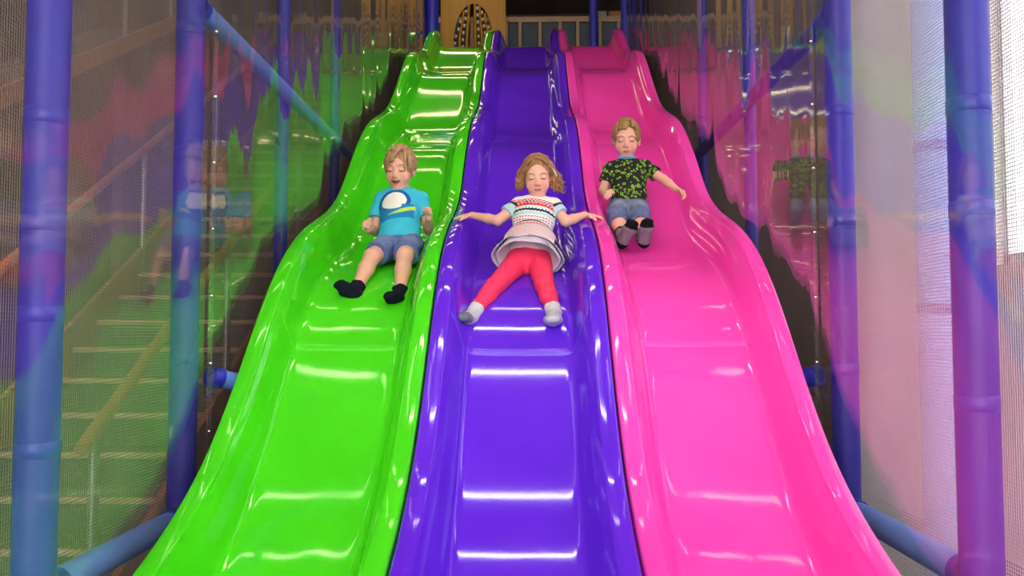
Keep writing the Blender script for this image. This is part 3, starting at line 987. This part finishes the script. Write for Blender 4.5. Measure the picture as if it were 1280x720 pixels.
def sock(J, s, root, colour, up=0.35, h=0.0036):
    an, he, to, kn = (V3(J[x+s]) for x in ('an', 'he', 'to', 'kn'))
    F = Field(*bounds([an, he, to, an + (kn-an)*up], 0.07), h)
    foot(F, an, he, to, 0.005)
    F.cone(an, an + (kn - an)*up, 0.033, 0.039, 0.012, flat=True)
    F.wrinkle(0.0012, 130, 3)
    F.above_bed(0.0015)
    return field_obj('sock', F, M['sock'], root, colour)

def clump(F, H, path, r0, r1, k=0.0012):
    n = len(path)
    rs = [(r0 + (r1 - r0)*i/(n-1))*H.k for i in range(n)]
    F.chain(path, rs, k)

def arc_path(H, d0, d1, off, n=5, lift=0.0):
    d0, d1 = unit(d0), unit(d1)
    return [H.surf(d0*(1-t) + d1*t, off + lift*math.sin(PI*t)) for t in np.linspace(0, 1, n)]

def add_face(F, H, root, smile=False, squint=False, brow_tilt=0.0):
    for sx in (-1, 1):
        face_line('eyelashes', F, H, [(sx*(0.030 + q*0.0145), -0.006 + 0.0030*q*q - 0.001*q) for q in np.linspace(-1, 1, 9)], 0.0026, M['lash'], root)
        face_line('eyebrow', F, H, [(sx*(0.031 + q*0.017), 0.0215 - 0.004*q*q + brow_tilt*q) for q in np.linspace(-1, 1, 9)], 0.0028, M['brow'], root)
    if smile:
        lo = lambda x: -0.0640 + 0.013*(x/0.026)**2
        hi = lambda x: -0.0500 + 0.0030*(x/0.026)**2
        m_ = face_patch('mouth', F, H, 0.025, lambda x: lo(x)+0.0010, hi, M['mouth_in'], root, 0.0010)
        face_patch('teeth', F, H, 0.020, lambda x: -0.0605 + 0.009*(x/0.026)**2, lambda x: hi(x)-0.0002, M['teeth'], m_, 0.0036, 0.0010)
        face_line('lip', F, H, [(q*0.026, lo(q*0.026)) for q in np.linspace(-1, 1, 11)], 0.0036, M['lip'], root)
        face_line('lip', F, H, [(q*0.026, hi(q*0.026)+0.001) for q in np.linspace(-1, 1, 11)], 0.0026, M['lip'], root)
    else:
        face_line('lip', F, H, [(q*0.018, -0.0545 + 0.0015*abs(q)) for q in np.linspace(-1, 1, 11)], 0.0034, M['lip'], root)
        face_line('lip', F, H, [(q*0.016, -0.0610 + 0.0030*q*q) for q in np.linspace(-1, 1, 11)], 0.0042, M['lip'], root)
        face_line('mouth_line', F, H, [(q*0.0185, -0.0575 + 0.0012*q*q) for q in np.linspace(-1, 1, 11)], 0.0016, M['lash'], root)

def hair_field(H, m=0.06):
    return Field(H.c - 0.14*H.k - m, H.c + 0.14*H.k + m, 0.0032)

def frame_of(J):
    pel, neck = V3(J['pelvis']), V3(J['neck'])
    up = unit(neck - pel); sd = unit(V3(J['shR']) - V3(J['shL'])); sd = unit(sd - up*(sd @ up))
    fw = np.cross(up, sd); fw = -fw if fw[1] > 0 else fw
    return up, sd, fw

def top_garment(J, wr, hem_drop, sleeve, h=0.0036, sleeve_r=0.047, seed=1, wid=(0.112, 0.088), up_w=0.106, neck_r=0.044):
    pel, chest, neck = V3(J['pelvis']), V3(J['chest']), V3(J['neck'])
    up, sd, fw = frame_of(J)
    pts = [pel, chest, neck, V3(J['shL']), V3(J['shR']), V3(J['elL']), V3(J['elR'])]
    F = Field(*bounds(pts, 0.14), h)
    hem = pel + (pel - chest)/np.linalg.norm(pel - chest)*hem_drop
    F.econe(hem, chest, sd, wid, (0.104, 0.078), 0.02, flat0=True)
    F.econe(chest, chest + (neck - chest)*0.72, sd, (0.104, 0.076), (up_w*0.86, 0.060), 0.02)
    for s in 'LR':
        sh, el = V3(J['sh'+s]), V3(J['el'+s])
        F.cone(chest + (neck-chest)*0.62, sh, 0.055, 0.043, 0.02)
        F.cone(sh, sh + (el - sh)*sleeve, 0.042, sleeve_r, 0.014, flat=True)
    if wr: F.wrinkle(wr, 48, seed)
    F.cone(neck - up*0.012 + fw*0.012, neck + up*0.09 + fw*0.03, neck_r, neck_r*1.25, 0.008, 's')
    F.above_bed(0.002)
    return F

def shorts_field(J, reach, rise, r0=0.070, r1=0.064, seed=5, h=0.0036, below=0.0):
    pel, chest = V3(J['pelvis']), V3(J['chest'])
    up, sd, fw = frame_of(J)
    F = Field(*bounds([pel, chest, V3(J['knL']), V3(J['knR']), V3(J['hipL']), V3(J['hipR'])], 0.12), h)
    F.econe(pel - up*0.01, pel + up*rise, sd, (0.110, 0.088), (0.102, 0.080), 0.02, flat=True)
    for s in 'LR':
        hp, kn = V3(J['hip'+s]), V3(J['kn'+s])
        F.cone(hp, hp + (kn - hp)*reach, r0, r1, 0.015, flat=True)
        if below: F.cone(kn, kn + (V3(J['an'+s]) - kn)*below, r1 - 0.004, r1 - 0.004, 0.02, flat=True)
    F.wrinkle(0.0035, 60, seed)
    F.above_bed(0.002)
    return F

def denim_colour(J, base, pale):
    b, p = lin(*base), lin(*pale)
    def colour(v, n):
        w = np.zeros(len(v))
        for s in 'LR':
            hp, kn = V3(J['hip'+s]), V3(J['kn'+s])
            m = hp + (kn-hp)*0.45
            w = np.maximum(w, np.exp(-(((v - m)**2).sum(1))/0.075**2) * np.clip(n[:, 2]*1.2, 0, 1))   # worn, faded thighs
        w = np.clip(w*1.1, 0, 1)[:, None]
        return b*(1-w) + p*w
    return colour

def plain(c):
    c = lin(*c)
    return lambda v, n: np.tile(c, (len(v), 1))

# ------------------------------------------------------------------ boy in the turquoise shirt, green slide
J = dict(pelvis=at(499, 306, 4.40), chest=at(500, 262, 4.51), neck=at(501, 239, 4.56),
         shL=at(478, 250, 4.55), shR=at(525, 249, 4.55), elL=at(468, 289, 4.53), elR=at(536, 288, 4.53),
         wrL=at(459, 287, 4.385), wrR=at(536, 272, 4.395),
         hipL=at(487, 307, 4.38), hipR=at(513, 307, 4.38), knL=at(465, 321, 4.17), knR=at(506, 320, 4.16),
         anL=at(446, 361, 3.99), anR=at(500, 366, 3.98), heL=at(447, 376, 3.955), heR=at(502, 380, 3.945),
         toL=at(424, 355, 3.90), toR=at(487, 369, 3.83))
J['handL'] = dict(d=(-0.15, -0.75, 0.55), n=(0.9, 0.1, -0.2), t=(0, 0, 1), curl=FIST)
J['handR'] = dict(d=(-0.05, -0.25, 0.95), n=(-0.7, -0.6, 0.0), t=(-0.3, -0.8, 0.2), curl=FIST)
boy = empty('person', (float(J['pelvis'].x), float(J['pelvis'].y), bed_z(J['pelvis'].y)), 'fair haired boy in turquoise shirt and denim shorts sliding down the green slide', 'person', 'children on the slides')
H = Head(at(500, 212, 4.535), -0.16, 0.20, 0.03, 1.02, 1.14)
Fb = build_body(J, H, boy, 1.0)
add_face(Fb, H, boy, smile=True)
F = top_garment(J, 0.0030, 0.0, 0.56, seed=2, wid=(0.116, 0.094))
up, sd, fw = frame_of(J)
def tee_print(v, n, c0=V3(J['chest']), up=up, sd=sd, fw=fw):
    d = v - c0
    u = d @ sd; w = d @ up; f = n @ fw
    c = np.tile(lin(62, 182, 214), (len(v), 1))
    front = f > 0.1
    deep, white, lime, teal = lin(24, 92, 172), lin(232, 234, 226), lin(186, 218, 70), lin(32, 128, 186)
    e = np.sqrt(((u + 0.022)/0.068)**2 + ((w - 0.008)/0.055)**2)
    ang = np.arctan2(w - 0.008, u + 0.022)
    c[front & (e < 1.32) & (e > 0.9)] = deep
    c[front & (u < -0.07) & (u > -0.10) & (w < 0.03) & (w > -0.11)] = teal
    tail = (w < -0.045 + 0.25*(u+0.05)) & (w > -0.115 + 0.10*u) & (u > -0.09) & (u < 0.085)
    c[front & tail] = teal
    c[front & (e < 1.0) & ~((u > 0.02) & (w < -0.02))] = white
    l = (np.abs(w + 0.062 - 0.38*(u - 0.02)) < 0.012*np.clip((u+0.05)/0.07, 0.2, 1)) & (u > -0.05) & (u < 0.09)
    c[front & l] = lime
    return c
field_obj('shirt', F, M['dyed_cloth'], boy, tee_print)['label'] = 'turquoise shirt with a white and blue print'
F = shorts_field(J, 0.80, 0.03)
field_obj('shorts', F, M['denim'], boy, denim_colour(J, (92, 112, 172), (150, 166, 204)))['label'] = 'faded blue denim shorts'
for s in 'LR':
    sock(J, s, boy, plain((26, 28, 44)), 0.10)['label'] = 'dark navy ankle sock'
F = hair_field(H)
rg = np.random.RandomState(4)
F.ell(H.pt(0, 0.022, -0.018), H.axes, H.k*np.array((0.077, 0.086, 0.090))*np.array((1, H.ky, 1)), 0.0)
F.ell(H.pt(-0.004, -0.032, 0.080), H.axes, H.k*np.array((0.060, 0.078, 0.072))*np.array((1, H.ky, 1)), 0.008, 's')
F.cut(H.pt(0, -0.035, 0), -0.9*H.u + 0.25*H.f)
for i in range(70):                                   # sides and back
    a = rg.uniform(0.55, 2*PI - 0.55) if i > 14 else rg.choice([-1, 1])*rg.uniform(0.95, 1.3)
    d1 = (math.sin(a), rg.uniform(-0.45, -0.1), math.cos(a))
    clump(F, H, arc_path(H, (0.2 + rg.normal()*0.15, 1, -0.1 + rg.normal()*0.2), d1, 0.009, 6, 0.003), 0.012, 0.005)
for i in range(44):                                   # fringe swept across the forehead
    t = rg.rand()
    d0 = (0.55 - 0.3*t + rg.normal()*0.06, 0.95, 0.35*t)
    d1 = (-1.0 + 0.85*t*rg.uniform(0.8, 1.1), 0.08 + 0.22*t, 0.62 + 0.5*t)
    clump(F, H, arc_path(H, d0, d1, 0.010 + 0.004*rg.rand(), 7, 0.006), 0.012, 0.0045)
for i in range(16):
    t = rg.rand()
    clump(F, H, arc_path(H, (0.5, 0.9, 0.1), (0.98, 0.05 - 0.2*t, 0.45*t), 0.008, 6, 0.002), 0.010, 0.005)
field_obj('hair', F, hair_mat('fair_hair', [(0.28, (0.16, 0.085, 0.04)), (0.5, (0.36, 0.215, 0.105)), (0.75, (0.58, 0.40, 0.22))]), boy, relax=0)['label'] = 'fair side-swept hair'

# ------------------------------------------------------------------ girl in the striped dress, purple slide
J = dict(pelvis=at(660, 328, 4.22), chest=at(667, 276, 4.32), neck=at(671, 249, 4.385),
         shL=at(648, 257, 4.38), shR=at(692, 257, 4.38), elL=at(622, 276, 4.33), elR=at(707, 277, 4.33),
         wrL=at(590, 272, 4.42), wrR=at(731, 271, 4.42),
         hipL=at(647, 328, 4.20), hipR=at(674, 328, 4.20), knL=at(620, 357, 3.985), knR=at(681, 357, 3.97),
         anL=at(592, 391, 3.81), anR=at(692, 390, 3.81), heL=at(590, 403, 3.795), heR=at(692, 404, 3.785),
         toL=at(577, 397, 3.655), toR=at(691, 399, 3.645))
J['wrL'].z = rim_z(4.42) + 0.034; J['wrR'].z = rim_z(4.42) + 0.034
J['handL'] = dict(d=(-1, 0.12, -0.10), n=(-0.06, 0.1, -1), t=(0, -1, 0), curl=(0.10, 0.16, 0.14), spread=0.22, thumb_curl=0.05)
J['handR'] = dict(d=(1, 0.06, -0.10), n=(0.06, 0.1, -1), t=(0, -1, 0), curl=(0.10, 0.16, 0.14), spread=0.22, thumb_curl=0.05)
girl = empty('person', (float(J['pelvis'].x), float(J['pelvis'].y), bed_z(J['pelvis'].y)), 'girl in patterned dress and red leggings gripping both rims of the purple slide', 'person', 'children on the slides')
H = Head(at(672, 222, 4.365), -0.02, 0.20, -0.03, 0.98, 1.08)
Fb = build_body(J, H, girl, 0.0)
add_face(Fb, H, girl, brow_tilt=0.002)
up, sd, fw = frame_of(J)
c0 = V3(J['chest'])
CREAM, RED, NAVY, MINT, BLACK = lin(226, 222, 222), lin(206, 40, 62), lin(34, 36, 66), lin(150, 212, 212), lin(30, 30, 40)
def dress_print(v, n, shift=0.0):
    d = v - c0
    u = d @ sd; w = d @ up + shift
    ang = np.arctan2(u, np.maximum(d @ fw + 0.10, 0.01))
    s = u * 1.0
    sc = 0.0045*np.abs(np.sin(s*PI/0.017))            # scalloped rows
    c = np.tile(CREAM, (len(v), 1))
    def row(w0, w1, col): c[(w > w0 + sc) & (w < w1 + sc)] = col
    def dots(w0, w1, col, px, pw, rad, ph=0.0):
        m = (w > w0) & (w < w1)
        a = (s/px + ph) % 1 - 0.5; b = ((w - w0)/pw) % 1 - 0.5
        c[m & ((a*px)**2 + (b*pw)**2 < rad**2)] = col
    dots(0.060, 0.10, BLACK, 0.018, 0.016, 0.0050); dots(0.053, 0.10, RED, 0.018, 0.016, 0.0052, 0.5)
    row(0.073, 0.082, RED)
    row(0.040, 0.054, RED)
    dots(0.024, 0.040, MINT, 0.017, 0.016, 0.0050)
    row(0.008, 0.022, NAVY)
    row(-0.012, 0.000, MINT)
    dots(-0.046, -0.014, RED, 0.015, 0.0155, 0.0042); dots(-0.046, -0.014, MINT, 0.015, 0.0155, 0.0034, 0.5)
    row(-0.064, -0.052, MINT)
    row(-0.084, -0.068, NAVY)
    dots(-0.100, -0.086, RED, 0.017, 0.014, 0.0052)
    row(-0.114, -0.104, RED)
    return c
F = top_garment(J, 0.0022, -0.045, 0.55, seed=9, wid=(0.098, 0.082), sleeve_r=0.043, up_w=0.100, neck_r=0.042)
def bodice(v, n):
    c = dress_print(v, n)
    for s in 'LR':                                      # pale mint printed sleeves
        sh, el = V3(J['sh'+s]), V3(J['el'+s])
        a = unit(el - sh); t = (v - sh) @ a
        rad = np.linalg.norm(v - sh - np.outer(t, a), axis=1)
        onarm = (rad < 0.056) & (np.abs((v - c0) @ sd) > 0.092)
        m = onarm & (t > 0.035)
        c[m] = np.where((np.sin(v[m][:, 0:1]*520)*np.sin(v[m][:, 2:3]*470) > 0.35), lin(120, 170, 190), lin(186, 214, 226))
        cuff = onarm & (t > 0.022) & (t < 0.036); c[cuff] = NAVY
    return c
field_obj('dress', F, M['dyed_cloth'], girl, bodice)['label'] = 'cream dress printed with red, navy and mint rows'
# skirt of the dress, open towards the legs, and its pale lining
A = V3(at(664.5, 291, 4.285)); B = V3(at(660, 323, 4.120))
axs = unit(B - A)
_sd = unit(sd - axs*(sd @ axs)); _fw = np.cross(axs, _sd)
FRONT = 1.0 if _fw[2] > 0 else -1.0
def hem_line(a):       # hem lifted at the front, fluttering at the sides
    fr = np.clip(np.sin(a)*FRONT, 0, 1)
    return -0.050*fr**1.5 + 0.010*np.sin(4*a + 0.8) + 0.006*np.sin(7*a)
F = Field(*bounds([A, B], 0.26), 0.0036)
F.econe(A - axs*0.03, B, sd, (0.094, 0.080), (0.186, 0.122), 0.0, flat=True, flat0=True, hem=hem_line)
F.econe(A - axs*0.02, B + axs*0.03, sd, (0.078, 0.064), (0.186, 0.120), 0.0, op='s')
F.wrinkle(0.0020, 36, 12)
F.above_bed(0.002)
def skirt_dye(v, n):
    d = v - A
    l = d @ axs
    c = dress_print(v, n)
    u = (v - c0) @ sd
    sc = 0.004*np.abs(np.sin(u*PI/0.017))
    c[:] = CREAM
    c[(l + sc > 0.004) & (l + sc < 0.019)] = NAVY
    q = (l > 0.022) & (l < 0.036) & (((u/0.017) % 1 - 0.5)**2*0.017**2 + (l - 0.029)**2 < 0.0055**2); c[q] = RED
    c[(l + sc > 0.041) & (l + sc < 0.052)] = RED
    o = l > 0.053
    c[o] = lin(222, 206, 212)
    m = o & (np.sin(u*410)*np.sin(l*390) > 0.45); c[m] = lin(196, 120, 140)
    side = (np.abs((v - c0) @ sd) > 0.125)
    m = side & (l > 0.12); c[m] = NAVY
    m = side & (l > 0.085) & (l <= 0.12); c[m] = np.where((np.sin(v[m][:, 1:2]*300) > 0), CREAM, RED)
    inward = ((v - (A + np.outer(l, axs))) * n).sum(1) < 0
    c[inward] = lin(196, 184, 206)
    return c
field_obj('skirt', F, M['dyed_cloth'], girl, skirt_dye)
F = Field(*bounds([A, B], 0.24), 0.0036)
B2 = B + axs*0.004
F.econe(A, B2, sd, (0.080, 0.066), (0.160, 0.112), 0.0, flat=True, flat0=True, hem=lambda a: 0.006*np.sin(5*a))
F.econe(A - axs*0.02, B2 + axs*0.03, sd, (0.066, 0.052), (0.160, 0.110), 0.0, op='s')
F.wrinkle(0.0015, 60, 31)
F.above_bed(0.002)
field_obj('skirt_lining', F, M['dyed_cloth'], girl, plain((204, 194, 214)))['label'] = 'pale lilac skirt lining'
F = Field(*bounds([J[k] for k in ('pelvis', 'knL', 'knR', 'anL', 'anR', 'hipL', 'hipR')], 0.13), 0.0036)
F.econe(V3(J['pelvis']) - up*0.01, V3(J['pelvis']) + up*0.06, sd, (0.100, 0.080), (0.094, 0.072), 0.02)
for s in 'LR':
    hp, kn, an = (V3(J[x+s]) for x in ('hip', 'kn', 'an'))
    F.cone(hp, kn, 0.064, 0.046, 0.025)
    m = kn + (an-kn)*0.4
    F.cone(kn, m, 0.0455, 0.043, 0.015); F.cone(m, an + (kn-an)*0.10, 0.043, 0.033, 0.015, flat=True)
F.wrinkle(0.0014, 90, 8)
F.above_bed(0.002)
field_obj('leggings', F, M['tights'], girl, plain((240, 58, 100)))['label'] = 'coral red leggings'
def grey_toe(v, n, J=J):
    c = np.tile(lin(196, 194, 202), (len(v), 1))
    return c
for s in 'LR':
    he, to = V3(J['he'+s]), V3(J['to'+s])
    def sk(v, n, he=he, to=to, s=s):
        c = np.tile(lin(206, 204, 212), (len(v), 1))
        t = ((v - he) @ (to - he)) / ((to-he) @ (to-he))
        c[t > 0.72] = lin(120, 118, 130) if s == 'L' else lin(190, 188, 198)
        return c
    sock(J, s, girl, sk, 0.16)['label'] = 'white and grey sock'
F = hair_field(H, 0.10)
rg = np.random.RandomState(11)
F.ell(H.pt(0, 0.024, -0.020), H.axes, H.k*np.array((0.078, 0.085, 0.090))*np.array((1, H.ky, 1)), 0.0)
F.ell(H.pt(0, -0.028, 0.082), H.axes, H.k*np.array((0.059, 0.082, 0.076))*np.array((1, H.ky, 1)), 0.008, 's')
F.cut(H.pt(0, -0.05, 0), -H.u)
for i in range(64):
    t = rg.rand(); z = rg.uniform(-0.9, 0.55)
    start = H.surf((-0.12 + rg.normal()*0.05, 1, 0.45 - 0.9*rg.rand()), 0.008)
    if i < 36:    # blown out to the picture's right
        mid = H.surf((1.0, 0.35 + 0.2*rg.normal(), z*0.8), 0.014 + 0.008*rg.rand())
        e1 = H.pt(0.098 + 0.018*rg.normal(), -0.030 + 0.02*rg.normal(), 0.03*z)
        e2 = H.pt(rg.uniform(0.090, 0.152), rg.uniform(-0.085, -0.015), 0.02 + 0.05*z)
        q0 = H.surf((0.55, 0.85, 0.25 + 0.4*z), 0.013)
    else:
        mid = H.surf((-1.0, 0.30 + 0.2*rg.normal(), z*0.8), 0.012 + 0.006*rg.rand())
        e1 = H.pt(-0.092 + 0.010*rg.normal(), -0.012 + 0.02*rg.normal(), 0.03*z)
        e2 = H.pt(-rg.uniform(0.080, 0.124), rg.uniform(-0.062, -0.010), 0.01 + 0.05*z)
        q0 = H.surf((-0.65, 0.8, 0.25 + 0.4*z), 0.012)
    clump(F, H, [start, q0, mid, e1, e2], 0.011, 0.0032)
for i in range(26):   # crown and back, down to the nape
    a = rg.uniform(1.3, 2*PI - 1.3)
    d1 = (math.sin(a), rg.uniform(-0.75, -0.4), math.cos(a))
    clump(F, H, arc_path(H, (-0.1, 1, -0.1), d1, 0.012, 6, 0.004), 0.013, 0.006)
for i in range(16):   # front hairline either side of the parting
    sx = 1 if i % 2 else -1
    clump(F, H, arc_path(H, (-0.18, 1, 0.5), (sx*0.95, 0.05 + 0.2*rg.rand(), 0.45), 0.008, 7, 0.004), 0.009, 0.006)
hm = hair_mat('strawberry_hair', [(0.28, (0.12, 0.045, 0.02)), (0.5, (0.29, 0.135, 0.06)), (0.78, (0.50, 0.29, 0.14))])
field_obj('hair', F, hm, girl, relax=0)['label'] = 'strawberry blonde bob blown sideways'
clip = H.pt(0.094, 0.022, 0.035) - V3(girl.location)
MB().tube([tuple(clip + (-0.012)*H.r + 0.022*H.u), tuple(clip), tuple(clip + 0.008*H.r - 0.02*H.u)], [0.003, 0.0045, 0.003], 8).build('hair_clip', M['bead_pale'], girl, True)

# ------------------------------------------------------------------ boy in the black and lime shirt, pink slide
J = dict(pelvis=at(785, 261, 4.98), chest=at(786, 225, 5.05), neck=at(783, 200, 5.09),
         shL=at(763, 211, 5.08), shR=at(806, 209, 5.08), elL=at(754, 238, 5.07), elR=at(829, 224, 5.02),
         wrL=at(757, 243, 4.93), wrR=at(846, 237, 4.94),
         hipL=at(774, 262, 4.96), hipR=at(797, 262, 4.96), knL=at(771, 272, 4.735), knR=at(799, 271, 4.735),
         anL=at(779, 297, 4.575), anR=at(804, 298, 4.575), heL=at(778, 305, 4.545), heR=at(805, 305, 4.545),
         toL=at(791, 279, 4.475), toR=at(809, 277, 4.465))
J['handL'] = dict(d=(0.05, -0.95, -0.15), n=(0.75, 0.0, -0.5), t=(0.4, 0, 0.8), curl=FIST)
J['handR'] = dict(d=(0.75, -0.35, -0.45), n=(-0.2, -0.3, -0.9), t=(-0.1, -0.9, 0.2), curl=(0.55, 0.75, 0.6), thumb_curl=0.3)
boy2 = empty('person', (float(J['pelvis'].x), float(J['pelvis'].y), bed_z(J['pelvis'].y)), 'boy in black and lime shirt with grey socks sliding down the pink slide', 'person', 'children on the slides')
H = Head(at(783, 175, 5.065), -0.12, 0.24, 0.03, 1.04, 1.10)
Fb = build_body(J, H, boy2, 0.3)
add_face(Fb, H, boy2)
F = top_garment(J, 0.0030, 0.0, 0.62, seed=21)
field_obj('shirt', F, M['curls'], boy2)['label'] = 'black shirt printed with lime curls'
up, sd, fw = frame_of(J)
neck = V3(J['neck']); base = V3(boy2.location)
ring = []
for k in range(25):
    t = 2*PI*k/24
    ring.append(tuple(neck - up*(0.000 + 0.016*max(0, math.sin(t))) + sd*0.047*math.cos(t) + fw*(0.014 + 0.050*math.sin(t)) - base))
MB().tube(ring, 0.0105, 10, cap=False).build('collar', M['collar_blue'], boy2, True)
F = shorts_field(J, 1.04, 0.03, 0.070, 0.058, seed=15, below=0.30)
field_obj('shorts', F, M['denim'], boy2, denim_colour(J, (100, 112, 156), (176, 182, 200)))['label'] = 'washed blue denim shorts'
for s in 'LR':
    he, to, an, kn = V3(J['he'+s]), V3(J['to'+s]), V3(J['an'+s]), V3(J['kn'+s])
    def sk(v, n, he=he, to=to, an=an, kn=kn):
        c = np.tile(lin(118, 112, 124), (len(v), 1))
        t = ((v - he) @ (to - he)) / ((to-he) @ (to-he))
        c[(t > 0.80) | (t < 0.06)] = lin(22, 22, 28)
        c[((v - an) @ unit(kn - an)) > 0.045] = lin(22, 22, 28)
        return c
    sock(J, s, boy2, sk, 0.30)['label'] = 'grey sock with black toe and heel'
F = hair_field(H)
rg = np.random.RandomState(7)
F.ell(H.pt(0, 0.022, -0.018), H.axes, H.k*np.array((0.075, 0.083, 0.089))*np.array((1, H.ky, 1)), 0.0)
F.ell(H.pt(0.004, -0.026, 0.084), H.axes, H.k*np.array((0.062, 0.080, 0.074))*np.array((1, H.ky, 1)), 0.008, 's')
F.cut(H.pt(0, -0.035, 0), -0.9*H.u + 0.25*H.f)
for i in range(80):
    a = rg.uniform(0.75, 2*PI - 0.75)
    d1 = (math.sin(a), rg.uniform(-0.35, 0.1), math.cos(a))
    clump(F, H, arc_path(H, (rg.normal()*0.15, 1, -0.2 + rg.normal()*0.2), d1, 0.007, 6, 0.003), 0.010, 0.0045)
for i in range(34):   # short fringe
    x = rg.uniform(-0.85, 0.7)
    d1 = (x, 0.55 - 0.22*x*x + (0.1 if x > 0 else -0.08), 0.95 - 0.4*abs(x))
    clump(F, H, arc_path(H, (x*0.35, 1, 0.05), d1, 0.009 + 0.003*rg.rand(), 6, 0.006), 0.010, 0.004)
for i in range(22):   # tufts standing up
    d0 = (rg.normal()*0.3, 1, 0.1 + rg.normal()*0.3)
    p0 = H.surf(d0, 0.004)
    p1 = p0 + (H.u*0.020 + H.r*0.008*rg.normal() + H.f*0.008*rg.normal())
    clump(F, H, [p0, (p0+p1)/2, p1], 0.009, 0.003)
field_obj('hair', F, hair_mat('sandy_hair', [(0.28, (0.13, 0.065, 0.022)), (0.5, (0.30, 0.17, 0.06)), (0.78, (0.48, 0.30, 0.12))]), boy2, relax=0)['label'] = 'short sandy tousled hair'
